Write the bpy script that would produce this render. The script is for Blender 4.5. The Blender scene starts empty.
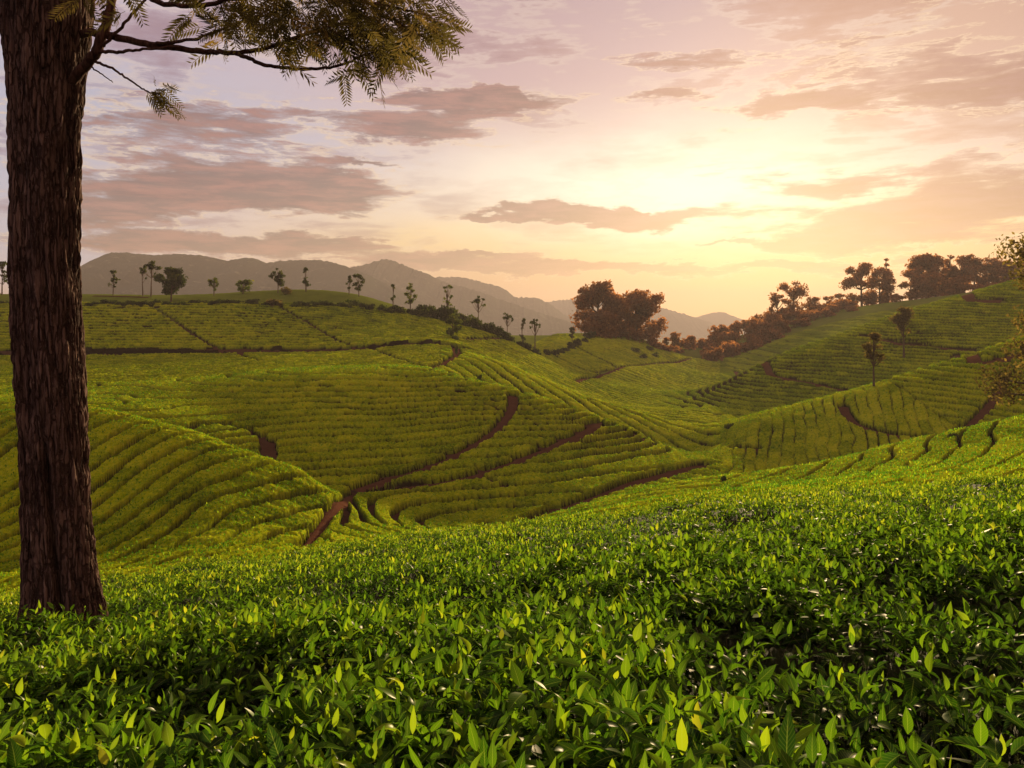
import bpy, math, random
import numpy as np
from mathutils import Vector

# ------------------------------------------------------------------ camera
SC = bpy.context.scene
COL = SC.collection
F, HOR = 800.0, 320.0            # focal length in pixels, eye-level row of the picture
cam = bpy.data.cameras.new('camera')
camo = bpy.data.objects.new('camera', cam); COL.objects.link(camo)
cam.sensor_width = 36.0; cam.lens = F / 1024 * 36
cam.shift_y = -(384 - HOR) / 1024
cam.clip_start = 0.05; cam.clip_end = 20000
camo.location = (0, 0, 0); camo.rotation_euler = (math.radians(90), 0, 0)
SC.camera = camo
SC.view_settings.view_transform = 'Standard'; SC.view_settings.look = 'None'
SC.view_settings.gamma = 1; SC.view_settings.exposure = 1.7
SC.render.engine = 'CYCLES'
SC.cycles.use_denoising = True
SC.cycles.max_bounces = 6; SC.cycles.volume_bounces = 1
SC.cycles.transparent_max_bounces = 12

SUN_AZ, SUN_EL = 18.0, 11.0      # degrees right of the view axis, above the horizon
SUN_STRENGTH = 5.0
HAZE_DENSITY = 0.00037

def lin(r, g, b):
    f = lambda c: (c/255/12.92) if c/255 <= .04045 else ((c/255+.055)/1.055)**2.4
    return (f(r), f(g), f(b), 1)

# ------------------------------------------------------------------ node helper
class NT:
    def __init__(s, tree): s.t = tree; s.n = tree.nodes; s.l = tree.links
    def new(s, typ, **kw):
        nd = s.n.new(typ)
        for k, v in kw.items(): setattr(nd, k, v)
        return nd
    def put(s, sock, v):
        if hasattr(v, 'is_output'): s.l.new(v, sock)
        elif isinstance(v, (tuple, list)) and len(v) == 3 and sock.type == 'RGBA': sock.default_value = (*v, 1)
        else: sock.default_value = v
    def m(s, op, a, b=None, c=None, clamp=False):
        nd = s.new('ShaderNodeMath', operation=op, use_clamp=clamp)
        s.put(nd.inputs[0], a)
        if b is not None: s.put(nd.inputs[1], b)
        if c is not None: s.put(nd.inputs[2], c)
        return nd.outputs[0]
    def mix(s, f, a, b, blend='MIX'):
        nd = s.new('ShaderNodeMix', data_type='RGBA', blend_type=blend)
        s.put(nd.inputs['Factor'], f); s.put(nd.inputs[6], a); s.put(nd.inputs[7], b)
        return nd.outputs[2]
    def sstep(s, x, lo, hi):
        nd = s.new('ShaderNodeMapRange', interpolation_type='SMOOTHSTEP')
        s.put(nd.inputs[0], x); s.put(nd.inputs[1], lo); s.put(nd.inputs[2], hi)
        return nd.outputs[0]
    def noise(s, vec, scale, detail=4, rough=.55, dist=0.0):
        nd = s.new('ShaderNodeTexNoise')
        if vec is not None: s.l.new(vec, nd.inputs['Vector'])
        nd.inputs['Scale'].default_value = scale; nd.inputs['Detail'].default_value = detail
        nd.inputs['Roughness'].default_value = rough; nd.inputs['Distortion'].default_value = dist
        return nd.outputs['Fac']
    def xyz(s, x, y, z):
        nd = s.new('ShaderNodeCombineXYZ'); s.put(nd.inputs[0], x); s.put(nd.inputs[1], y); s.put(nd.inputs[2], z)
        return nd.outputs[0]
    def ramp(s, fac, stops):
        nd = s.new('ShaderNodeValToRGB'); s.l.new(fac, nd.inputs[0])
        cr = nd.color_ramp
        while len(cr.elements) < len(stops): cr.elements.new(.5)
        for e, (p, c) in zip(cr.elements, stops): e.position = p; e.color = c if len(c) == 4 else (*c, 1)
        return nd.outputs[0]

# ------------------------------------------------------------------ world: evening sky with clouds
W = bpy.data.worlds.new("World"); SC.world = W; W.use_nodes = True
def build_world():
    T = NT(W.node_tree); T.n.clear()
    out = T.new('ShaderNodeOutputWorld')
    tc = T.new('ShaderNodeTexCoord')
    sep = T.new('ShaderNodeSeparateXYZ'); T.l.new(tc.outputs['Generated'], sep.inputs[0])
    x, y, z = sep.outputs
    hyp = T.m('SQRT', T.m('ADD', T.m('MULTIPLY', x, x), T.m('MULTIPLY', y, y)))
    t = T.m('DIVIDE', z, T.m('MAXIMUM', hyp, 1e-4))           # tangent of elevation
    az = T.m('ARCTAN2', x, y)
    A = lambda px: math.atan((px-512)/F)
    E = lambda px, py: (HOR-py)/F*math.cos(A(px))
    # cloud-layer coordinates: a flat deck seen in perspective
    den = T.m('ADD', T.m('MAXIMUM', z, 0.0), 0.10)
    deck = T.xyz(T.m('DIVIDE', x, den), T.m('DIVIDE', y, den), 0.0)
    ang = T.xyz(az, T.m('MULTIPLY', t, 3.2), 0.0)
    n1 = T.noise(deck, 1.7, 7, .58, .25)
    n2 = T.noise(ang, 5.5, 8, .6, .35)
    n3 = T.noise(T.xyz(az, T.m('MULTIPLY', t, 6.5), 0.0), 15.0, 8, .68, .3)
    # warped angles for the individual clouds
    waz = T.m('ADD', az, T.m('MULTIPLY', T.m('SUBTRACT', n2, .5), .16))
    wt = T.m('ADD', t, T.m('MULTIPLY', T.m('SUBTRACT', T.noise(ang, 9.0, 8, .65, .3), .5), .07))
    def blob(px, py, sx, sy, amp, wa=True):
        a = T.m('DIVIDE', T.m('SUBTRACT', waz if wa else az, A(px)), sx/F)
        b = T.m('DIVIDE', T.m('SUBTRACT', wt if wa else t, E(px, py)), sy/F)
        e = T.m('EXPONENT', T.m('MULTIPLY', T.m('ADD', T.m('MULTIPLY', a, a), T.m('MULTIPLY', b, b)), -1.0))
        return T.m('MULTIPLY', e, amp)
    def total(lst, **k):
        s = None
        for b in lst:
            v = blob(*b, **k); s = v if s is None else T.m('ADD', s, v)
        return s
    # clear-sky gradient
    g = T.ramp(T.m('MULTIPLY', t, 2.0, clamp=True), [
        (0.0, lin(168,108,80)), (.07, lin(182,126,92)), (.14, lin(210,160,116)), (.22, lin(236,200,168)),
        (.36, lin(232,202,198)), (.60, lin(204,166,174)), (1.0, lin(180,146,162))])
    left = T.sstep(az, A(520), A(60))
    g = T.mix(T.m('MULTIPLY', left, .75), g, lin(210,194,216))
    hi_r = T.m('MULTIPLY', T.sstep(az, A(640), A(1000)), T.sstep(t, .1, .34))
    g = T.mix(T.m('MULTIPLY', hi_r, .75), g, lin(206,152,124))
    yel = total([(735,236,240,30,.95), (520,240,170,16,.7), (950,225,160,22,.5), (840,252,120,12,.6)], wa=False)
    g = T.mix(T.m('MINIMUM', yel, .55), g, lin(252,208,122))
    glow = T.m('MINIMUM', total([(685,198,150,48,.70), (550,186,200,45,.55)], wa=True), 1.0)
    g = T.mix(glow, g, (1.08,.97,.86,1))
    blu = total([(15,150,80,130,.8), (190,105,150,55,.6), (300,150,120,25,.4), (15,225,60,40,.9)], wa=True)
    g = T.mix(T.m('MINIMUM', blu, .85), g, lin(186,184,214))
    low = total([(790,286,190,24,.8), (930,262,120,20,.5)], wa=False)
    g = T.mix(T.m('MINIMUM', low, .8), g, lin(238,150,78))
    # broad veil of high cloud
    veil = T.sstep(T.m('ADD', n1, T.m('MULTIPLY', T.m('SUBTRACT', n3, .5), .30)), .44, .68)
    vm = T.m('MULTIPLY', veil, T.m('SUBTRACT', 1.0, T.m('MULTIPLY', glow, .9)))
    vm = T.m('MULTIPLY', vm, T.sstep(t, .03, .14))
    vcol = T.mix(T.sstep(az, A(350), A(800)), lin(140,92,116), lin(176,112,88))
    g = T.mix(T.m('MULTIPLY', vm, .72), g, vcol)
    rim = T.m('MULTIPLY', T.m('MULTIPLY', T.sstep(T.m('ABSOLUTE', T.m('SUBTRACT', veil, .25)), .22, .0), .35), T.sstep(t, .05, .18))
    g = T.mix(rim, g, lin(240,216,206))
    # individual clouds
    cl = total([(250,194,130,18,.95), (320,186,60,20,.75), (170,172,100,22,.5), (120,210,80,18,.6), (230,246,170,10,.9), (330,240,80,8,.5),
                (330,118,190,24,.55), (505,96,70,9,.9), (450,104,60,9,.85), (420,128,60,12,.55), (140,128,110,22,.5),
                (700,60,80,8,.5), (655,97,50,7,.75), (800,100,70,8,.7), (1000,96,110,12,.5),
                (545,212,60,9,1.1), (620,219,80,9,1.1), (480,216,50,5,.6), (590,268,150,8,1.1), (470,254,60,4,.8), (400,262,90,9,.7),
                (770,267,34,5,.8), (700,243,44,3.5,.6), (370,163,40,4,.7), (860,268,70,8,.6),
                (930,212,150,14,.75), (880,240,120,11,.9), (1010,170,170,34,.6), (960,60,190,50,.45), (825,186,50,8,.5)])
    cm = T.sstep(T.m('ADD', T.m('MULTIPLY', cl, .95), T.m('ADD', T.m('MULTIPLY', T.m('SUBTRACT', n2, .5), 1.5), T.m('MULTIPLY', T.m('SUBTRACT', n3, .5), 1.2))), .27, .66)
    ccol = T.mix(T.sstep(az, A(330), A(820)), lin(104,58,66), lin(150,80,50))
    ccol = T.mix(T.sstep(n3, .38, .66), ccol, lin(164,100,94))
    edge = T.sstep(T.m('ABSOLUTE', T.m('SUBTRACT', cm, .18)), .17, .0)
    g = T.mix(T.m('MULTIPLY', cm, .92), g, ccol)
    g = T.mix(T.m('MULTIPLY', edge, .5), g, lin(255,222,186))
    # unseen sky overhead and behind the camera brightened as added fill for the slopes
    boost = T.m('ADD', 1.0, T.m('MULTIPLY', T.sstep(t, .50, 1.1), 0.45))
    back = T.m('MULTIPLY', T.sstep(y, .35, -.45), 0.60)
    boost = T.m('ADD', boost, back)
    g = T.mix(1.0, g, T.xyz(boost, boost, T.m('MULTIPLY', boost, .9)), 'MULTIPLY')
    g = T.mix(T.sstep(t, -.02, -.2), g, lin(90,80,60))
    sky = T.new('ShaderNodeTexSky', sky_type='NISHITA'); sky.sun_disc = False
    sky.sun_elevation = math.radians(SUN_EL); sky.sun_rotation = math.radians(SUN_AZ)
    b1 = T.new('ShaderNodeBackground'); T.l.new(sky.outputs[0], b1.inputs[0]); b1.inputs[1].default_value = 0.006
    b2 = T.new('ShaderNodeBackground'); T.l.new(g, b2.inputs[0]); b2.inputs[1].default_value = 0.262
    ad = T.new('ShaderNodeAddShader'); T.l.new(b1.outputs[0], ad.inputs[0]); T.l.new(b2.outputs[0], ad.inputs[1])
    T.l.new(ad.outputs[0], out.inputs[0])
build_world()

sun = bpy.data.lights.new('sun', 'SUN'); suno = bpy.data.objects.new('sun', sun); COL.objects.link(suno)
sun.energy = SUN_STRENGTH; sun.angle = math.radians(1.5); sun.color = (1.0, .74, .42)
sd = Vector((math.sin(math.radians(SUN_AZ))*math.cos(math.radians(SUN_EL)), math.cos(math.radians(SUN_AZ))*math.cos(math.radians(SUN_EL)), math.sin(math.radians(SUN_EL))))
suno.rotation_euler = sd.to_track_quat('Z', 'Y').to_euler()

# ------------------------------------------------------------------ small helpers
def tag(o, label=None, cat=None, group=None, kind=None):
    if label: o['label'] = label
    if cat: o['category'] = cat
    if group: o['group'] = group
    if kind: o['kind'] = kind
    return o
def empty(name, loc, label, cat, group=None):
    o = bpy.data.objects.new(name, None); COL.objects.link(o); o.location = loc
    o.empty_display_size = .3
    return tag(o, label, cat, group)
def mesh(name, V, faces, mats, parent=None, mat_idx=None, tint=None, smooth=True, uv=None):
    """V (n,3) float; faces: list of int arrays (m,k), k = 3 or 4; tint: one number per vertex"""
    me = bpy.data.meshes.new(name)
    V = np.asarray(V, np.float32)
    me.vertices.add(len(V)); me.vertices.foreach_set('co', V.ravel())
    faces = [np.asarray(f, np.int32) for f in faces if len(f)]
    lv = np.concatenate([f.ravel() for f in faces])
    tot = np.concatenate([np.full(len(f), f.shape[1], np.int32) for f in faces])
    start = np.zeros(len(tot), np.int32); start[1:] = np.cumsum(tot)[:-1]
    me.loops.add(len(lv)); me.loops.foreach_set('vertex_index', lv)
    me.polygons.add(len(tot)); me.polygons.foreach_set('loop_start', start); me.polygons.foreach_set('loop_total', tot)
    for m in mats: me.materials.append(m)
    if mat_idx is not None: me.polygons.foreach_set('material_index', np.asarray(mat_idx, np.int32))
    me.polygons.foreach_set('use_smooth', np.full(len(tot), bool(smooth)))
    if tint is not None:
        a = me.attributes.new('tint', 'FLOAT', 'POINT'); a.data.foreach_set('value', np.asarray(tint, np.float32))
    if uv is not None:
        a = me.attributes.new('leafuv', 'FLOAT_VECTOR', 'POINT'); a.data.foreach_set('vector', np.asarray(uv, np.float32).ravel())
    me.update(calc_edges=True)
    o = bpy.data.objects.new(name, me); COL.objects.link(o)
    if parent: o.parent = parent
    return o
def hsh(ix, iy, seed=0):
    n = (ix.astype(np.int64)*374761393 + iy.astype(np.int64)*668265263 + seed*1442695041) & 0x7fffffff
    n = ((n ^ (n >> 13)) * 1274126177) & 0x7fffffff
    return ((n ^ (n >> 16)) & 0xffff) / 65535.0
def vn(x, y, seed=0):
    x = np.asarray(x, float); y = np.asarray(y, float)
    ix = np.floor(x); iy = np.floor(y); fx = x-ix; fy = y-iy
    fx = fx*fx*(3-2*fx); fy = fy*fy*(3-2*fy)
    a = hsh(ix, iy, seed); b = hsh(ix+1, iy, seed); c = hsh(ix, iy+1, seed); d = hsh(ix+1, iy+1, seed)
    return (a*(1-fx)+b*fx)*(1-fy)+(c*(1-fx)+d*fx)*fy
def fbm(x, y, oct=4, seed=0):
    s = 0; a = .5; n = 0
    for k in range(oct):
        s = s + a*vn(x*2**k+17.3*k, y*2**k-9.1*k, seed+k); n += a; a *= .5
    return s/n
def sst(x, a, b):
    q = np.clip((x-a)/(b-a), 0, 1); return q*q*(3-2*q)
def rot_between_z(d):
    return Vector(d).to_track_quat('Z', 'Y').to_matrix()

# ------------------------------------------------------------------ materials
def new_mat(name):
    m = bpy.data.materials.new(name); m.use_nodes = True
    T = NT(m.node_tree); T.n.clear()
    o = T.new('ShaderNodeOutputMaterial')
    return m, T, o
def principled(T, col, rough=.7, spec=.3, bump=None, bstr=.3, bdist=.02):
    p = T.new('ShaderNodeBsdfPrincipled')
    T.put(p.inputs['Base Color'], col); T.put(p.inputs['Roughness'], rough); p.inputs['Specular IOR Level'].default_value = spec
    if bump is not None:
        b = T.new('ShaderNodeBump'); b.inputs['Strength'].default_value = bstr; b.inputs['Distance'].default_value = bdist
        T.l.new(bump, b.inputs['Height']); T.l.new(b.outputs[0], p.inputs['Normal'])
    return p
def pos(T):
    return T.new('ShaderNodeNewGeometry').outputs['Position']
def mat_leaf(name, stops, trans=.45, rough=.42, spec=.4, veins=False, tcol=1.6):
    m, T, o = new_mat(name)
    a = T.new('ShaderNodeAttribute', attribute_name='tint')
    c = T.ramp(a.outputs['Fac'], stops)
    if veins:
        u = T.new('ShaderNodeAttribute', attribute_name='leafuv')
        s = T.new('ShaderNodeSeparateXYZ'); T.l.new(u.outputs['Vector'], s.inputs[0])
        au = T.m('ABSOLUTE', s.outputs[0])
        mid = T.sstep(au, .09, .02)
        w = T.m('SINE', T.m('MULTIPLY', T.m('SUBTRACT', s.outputs[1], T.m('MULTIPLY', au, .22)), 62.0))
        c = T.mix(T.m('MULTIPLY', mid, .45), c, (.22,.28,.04))
        c = T.mix(T.m('MULTIPLY', T.sstep(w, .55, 1.0), .16), c, (.2,.26,.04))
        n = T.noise(pos(T), 60, 3)
        c = T.mix(T.m('MULTIPLY', T.sstep(n, .62, .8), .25), c, (.09,.07,.02))
        p = principled(T, c, rough, spec)
        p = principled(T, c, .8, 0.0)
        gl = T.new('ShaderNodeBsdfGlossy'); gl.inputs['Roughness'].default_value = rough; gl.inputs['Color'].default_value = (1, .97, .9, 1)
        mg = T.new('ShaderNodeMixShader'); mg.inputs[0].default_value = spec; T.l.new(p.outputs[0], mg.inputs[1]); T.l.new(gl.outputs[0], mg.inputs[2]); p = mg
    else:
        p = principled(T, c, rough, 0.0)
    tr = T.new('ShaderNodeBsdfTranslucent')
    T.l.new(T.mix(1.0, c, (tcol, tcol*1.05, tcol*.7), 'MULTIPLY'), tr.inputs[0])
    mx = T.new('ShaderNodeMixShader'); mx.inputs[0].default_value = trans
    T.l.new(p.outputs[0], mx.inputs[1]); T.l.new(tr.outputs[0], mx.inputs[2]); T.l.new(mx.outputs[0], o.inputs[0])
    return m
TEA_STOPS = [(0, (.006,.018,.001)), (.35, (.015,.062,.004)), (.65, (.055,.140,.006)), (.88, (.155,.235,.008)), (1, (.26,.28,.012))]
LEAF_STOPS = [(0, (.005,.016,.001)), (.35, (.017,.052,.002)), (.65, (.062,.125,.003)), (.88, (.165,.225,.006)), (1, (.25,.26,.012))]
M_TEALEAF = mat_leaf('tea_leaf', LEAF_STOPS, .44, .30, .009, veins=True)
M_TEACARD = mat_leaf('tea_sprig', TEA_STOPS, .45, .8, .02)
def mat_canopy():
    m, T, o = new_mat('tea_canopy')
    P = pos(T)
    big = T.noise(P, .06, 3, .5); mid = T.noise(P, .55, 4, .6); fine = T.noise(P, 5.0, 6, .8)
    a = T.new('ShaderNodeAttribute', attribute_name='tint')
    v = T.m('ADD', T.m('ADD', T.m('MULTIPLY', big, .30), T.m('MULTIPLY', mid, .35)), T.m('MULTIPLY', fine, 1.5))
    v = T.m('ADD', T.m('SUBTRACT', v, 1.075), T.m('MULTIPLY', a.outputs['Fac'], 1.0))
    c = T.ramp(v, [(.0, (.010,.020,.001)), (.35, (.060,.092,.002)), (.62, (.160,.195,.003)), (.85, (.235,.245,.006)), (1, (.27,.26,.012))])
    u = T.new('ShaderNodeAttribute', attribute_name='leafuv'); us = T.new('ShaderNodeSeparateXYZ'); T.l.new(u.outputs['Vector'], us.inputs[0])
    c = T.mix(us.outputs[0], c, T.mix(fine, (.004,.003,.0015), (.022,.013,.006)))   # stem colour near black: gap shade painted in below the plucking table
    p = principled(T, c, 1.0, .0, T.noise(P, 14.0, 4, .7), .45, .08)
    T.l.new(p.outputs[0], o.inputs[0]); return m
M_CANOPY = mat_canopy()
def mat_soil():
    m, T, o = new_mat('red_soil')
    P = pos(T)
    n = T.noise(P, .9, 6, .65); n2 = T.noise(P, .02, 4, .6)
    soil = T.mix(n, (.022,.011,.006), (.070,.032,.018))
    grass = T.mix(T.noise(P, .3, 5, .7), (.045,.065,.008), (.12,.14,.018))
    s = T.new('ShaderNodeSeparateXYZ'); T.l.new(P, s.inputs[0])
    far = T.m('MULTIPLY', T.sstep(s.outputs[1], 108, 122), T.sstep(n2, .30, .42))
    c = T.mix(far, soil, grass)
    p = principled(T, c, 1.0, .0, n, .6, .15); T.l.new(p.outputs[0], o.inputs[0]); return m
M_SOIL = mat_soil()
def mat_dirt():
    m, T, o = new_mat('trodden_dirt')
    P = pos(T); n = T.noise(P, 2.2, 6, .7)
    c = T.mix(n, (.024,.010,.005), (.088,.038,.022))
    p = principled(T, c, 1.0, .0, n, .5, .08); T.l.new(p.outputs[0], o.inputs[0]); return m
M_DIRT = mat_dirt()
def mat_bark(name, dark, light, scale=1.0):
    m, T, o = new_mat(name)
    tc = T.new('ShaderNodeTexCoord'); mp = T.new('ShaderNodeMapping'); T.l.new(tc.outputs['Object'], mp.inputs[0])
    mp.inputs['Scale'].default_value = (14*scale, 14*scale, 1.6*scale)
    n = T.noise(mp.outputs[0], 3.0, 8, .68, .6); n2 = T.noise(tc.outputs['Object'], 2.2*scale, 4, .6)
    c = T.mix(T.sstep(n, .30, .74), dark, light)
    c = T.mix(T.m('MULTIPLY', T.sstep(n2, .5, .75), .5), c, tuple(q*.55 for q in dark))
    p = principled(T, c, .95, .04, n, .8, .02/scale); T.l.new(p.outputs[0], o.inputs[0]); return m
M_BARK = mat_bark('silver_oak_bark', (.016,.0075,.005), (.085,.040,.026))
M_TRUNK = mat_bark('far_bark', (.04,.025,.015), (.11,.07,.045), .5)
def mat_oakbark():
    m, T, o = new_mat('ridged_bark')
    a = T.new('ShaderNodeAttribute', attribute_name='tint').outputs['Fac']
    tc = T.new('ShaderNodeTexCoord'); mp = T.new('ShaderNodeMapping'); T.l.new(tc.outputs['Object'], mp.inputs[0]); mp.inputs['Scale'].default_value = (1, 1, .22)
    n = T.noise(mp.outputs[0], 55, 6, .7, .4); big = T.noise(tc.outputs['Object'], 3.0, 5, .6); sp = T.noise(tc.outputs['Object'], 70, 3, .6)
    vm = T.new('ShaderNodeMapping'); T.l.new(tc.outputs['Object'], vm.inputs[0]); vm.inputs['Scale'].default_value = (34, 34, 3.2)
    wv = T.new('ShaderNodeVectorMath', operation='ADD'); T.l.new(vm.outputs[0], wv.inputs[0])
    nz = T.new('ShaderNodeTexNoise'); T.l.new(tc.outputs['Object'], nz.inputs['Vector']); nz.inputs['Scale'].default_value = 14; nz.inputs['Detail'].default_value = 4
    T.l.new(nz.outputs['Color'], wv.inputs[1])
    vo = T.new('ShaderNodeTexVoronoi', feature='DISTANCE_TO_EDGE'); T.l.new(wv.outputs[0], vo.inputs['Vector']); vo.inputs['Scale'].default_value = 1.0
    crack = T.sstep(vo.outputs['Distance'], .02, .16)
    v = T.m('ADD', T.m('MULTIPLY', a, .50), T.m('MULTIPLY', n, .45)); v = T.m('ADD', v, T.m('MULTIPLY', crack, .24))
    c = T.ramp(v, [(.25, (.010,.006,.0045)), (.55, (.044,.025,.019)), (.85, (.12,.073,.056)), (1, (.20,.135,.11))])
    c = T.mix(T.m('MULTIPLY', T.sstep(big, .50, .68), .55), c, (.016,.008,.006))
    c = T.mix(T.m('MULTIPLY', T.sstep(sp, .66, .74), .35), c, (.24,.17,.13))
    p = principled(T, c, .95, .03, T.m('ADD', T.m('MULTIPLY', n, .5), crack), .9, .022); T.l.new(p.outputs[0], o.inputs[0]); return m
M_OAKBARK = mat_oakbark()
CROWN = {
 'brown': mat_leaf('crown_brown', [(0,(.026,.020,.006)),(.5,(.070,.052,.013)),(1,(.15,.10,.025))], .45, .8, .03),
 'green': mat_leaf('crown_green', [(0,(.016,.026,.005)),(.5,(.045,.062,.010)),(1,(.12,.12,.02))], .35, .8, .03),
 'dark':  mat_leaf('crown_dark', [(0,(.012,.018,.006)),(.5,(.030,.040,.010)),(1,(.075,.075,.018))], .3, .8, .03),
 'glow_red':  mat_leaf('crown_glow_red', [(0,(.070,.027,.010)),(.5,(.165,.064,.026)),(1,(.30,.12,.044))], .52, .8, .03)}  # leaf colour reddened to stand for the sun's glow in the haze
M_FROND = mat_leaf('silver_oak_leaf', [(0,(.016,.015,.006)),(.5,(.050,.038,.013)),(1,(.16,.10,.036))], .42, .85, .03)

# ------------------------------------------------------------------ the lie of the land
# heights are given as measured ground points: bearing (as px at F = 800), how far below/above eye level, and depth in metres
EDGE = np.array([(-400,640),(-150,612),(0,592),(100,577),(200,562),(300,548),(400,535),(500,523),(600,512),(700,498),(800,490),(900,482),(1024,475),(1150,468),(1400,455)], float)
def edge(px): return np.interp(px, EDGE[:,0], EDGE[:,1])
PROFILE = {
 -400: [(27,600),(35,510),(46,418),(53,440),(60,412),(68,400),(78,390),(95,372),(120,354),(135,330),(150,306),(165,295),(200,308),(300,330)],
 -150: [(27,585),(35,503),(46,413),(53,437),(60,409),(68,399),(78,388),(95,370),(120,353),(135,328),(150,304),(165,293),(200,305),(300,330)],
 0:   [(27,575),(35,500),(46,412),(53,436),(60,408),(68,398),(78,388),(95,370),(120,353),(135,327),(150,303),(165,292),(200,305),(300,330)],
 100: [(28,564),(35,500),(46,409),(53,434),(60,406),(68,398),(78,388),(95,370),(120,352),(135,327),(150,303),(165,292),(200,305),(300,330)],
 200: [(28,553),(34,500),(43,434),(49,454),(54,432),(63,412),(71,397),(76,387),(90,374),(106,362),(120,351),(135,327),(150,303),(165,293),(200,305),(300,330)],
 300: [(31,541),(37,498),(40,469),(45,486),(50,466),(61,430),(71,400),(80,375),(92,366),(106,357),(120,349),(135,325),(151,304),(166,288),(200,302),(300,330)],
 350: [(34,532),(40,503),(45,489),(53,460),(62,430),(71,400),(81,374),(92,366),(106,357),(120,348),(136,327),(152,308),(166,291),(200,305),(300,332)],
 440: [(33,533),(40,526),(47,495),(57,455),(67,420),(76,390),(84,370),(92,368),(104,355),(116,344),(138,332),(160,319),(200,335),(300,345)],
 500: [(34,530),(42,521),(49,490),(59,450),(70,415),(80,384),(86,394),(93,379),(103,361),(110,362),(120,358),(140,349),(161,335),(200,348),(300,360)],
 560: [(34,520),(40,513),(46,506),(55,470),(65,435),(77,401),(83,412),(90,397),(100,385),(108,397),(125,384),(165,365),(200,350),(230,338),(290,352)],
 640: [(30,502),(42,490),(56,477),(65,455),(75,430),(81,439),(85,427),(92,411),(102,422),(115,409),(140,395),(180,370),(220,350),(245,338),(300,352)],
 700: [(30,493),(45,478),(62,463),(70,452),(76,456),(80,445),(88,424),(98,434),(105,420),(115,410),(125,405),(138,395),(148,388),(165,392),(180,386),(220,370),(250,360),(320,374)],
 740: [(30,489),(48,480),(53,489),(58,474),(66,455),(73,435),(77,424),(82,418),(92,433),(112,416),(122,395),(130,378),(140,372),(160,388),(205,371),(235,355),(265,338),(330,352)],
 800: [(27,486),(38,478),(48,470),(54,484),(60,470),(68,440),(77,412),(85,403),(97,424),(113,401),(123,375),(130,353),(140,346),(168,366),(215,345),(245,330),(280,315),(340,332)],
 900: [(26,477),(38,462),(50,448),(57,472),(62,446),(70,415),(77,386),(86,376),(98,402),(114,374),(125,345),(134,318),(145,312),(178,334),(225,311),(280,300),(340,312)],
 1024:[(24,470),(34,445),(46,417),(56,446),(62,415),(70,375),(75,345),(82,336),(96,366),(112,335),(124,305),(132,283),(143,277),(184,300),(260,282),(340,296)],
 1150:[(24,458),(34,425),(46,393),(56,420),(62,391),(70,345),(75,312),(82,303),(96,332),(112,302),(124,272),(132,251),(143,245),(210,256),(260,250),(340,270)],
 1400:[(24,440),(34,400),(46,360),(56,386),(62,356),(71,310),(82,265),(96,294),(112,262),(126,235),(143,205),(210,216),(260,212),(340,240)],
}
def remap(px, d):
    d = np.asarray(d, float)
    m = np.interp(d, [0,42,80,120,165,300,400,1e5], [0,42,64,98,132,240,330,9e4])
    w = np.interp(px, [720,1024], [1,.45])
    return d + w*(m-d)
ctl = []
for px, rows in PROFILE.items():
    e = float(edge(px)); s = (e-HOR)/F - .5/14
    for d in (10, 12): ctl.append((px, HOR+F*(s+.5/d), d))
    ctl.append((px, e, 14)); ctl.append((px, e+ (9 if px > 650 else 14), 18))
    for d, py in rows: ctl.append((px, py, float(remap(px, d))))
ctl = np.array(ctl)
KV = 9.0
def uvof(px, d): return np.stack([np.asarray(px)/100.0, KV*np.log(np.asarray(d))], -1)
def tps_fit(P, val, lam):
    r = np.linalg.norm(P[:,None]-P[None], axis=-1)
    K = np.where(r > 0, r*r*np.log(r+1e-12), 0) + lam*np.eye(len(P))
    Q = np.c_[np.ones(len(P)), P]
    A = np.zeros((len(P)+3,)*2); A[:len(P),:len(P)] = K; A[:len(P),-3:] = Q; A[-3:,:len(P)] = Q.T
    return np.linalg.solve(A, np.r_[val, 0, 0, 0])
tw = tps_fit(uvof(ctl[:,0], ctl[:,2]), ctl[:,1], .02)
GU = np.linspace(-420, 1430, 371); GV = np.linspace(KV*math.log(9), KV*math.log(330), 420)
def tps_eval(P):
    C = uvof(ctl[:,0], ctl[:,2]); out = np.empty(len(P))
    for i in range(0, len(P), 20000):
        q = P[i:i+20000]
        r2 = ((q[:,None]-C[None])**2).sum(-1)
        out[i:i+20000] = (.5*r2*np.log(r2+1e-12)) @ tw[:-3] + tw[-3] + q @ tw[-2:]
    return out
gu, gv = np.meshgrid(GU/100, GV, indexing='ij')
GRID = tps_eval(np.stack([gu.ravel(), gv.ravel()], -1)).reshape(gu.shape)
def cubic_w(f):
    return [-.5*f**3+f**2-.5*f, 1.5*f**3-2.5*f**2+1, -1.5*f**3+2*f**2+.5*f, .5*f**3-.5*f**2]
def grid_py(px, d):
    a = np.clip((np.asarray(px)-GU[0])/(GU[1]-GU[0]), 1, len(GU)-3.001); b = np.clip((KV*np.log(d)-GV[0])/(GV[1]-GV[0]), 1, len(GV)-3.001)
    ia = a.astype(int); ib = b.astype(int); wa = cubic_w(a-ia); wb = cubic_w(b-ib)
    s = 0
    for i in range(4):
        for j in range(4): s = s + wa[i]*wb[j]*GRID[ia+i-1, ib+j-1]
    return s
STEPX = np.array([-400, 90, 240, 352, 420, 470.]); STEPY = np.array([98.2, 98.2, 97.8, 97.0, 96.4, 96.0])
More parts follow.
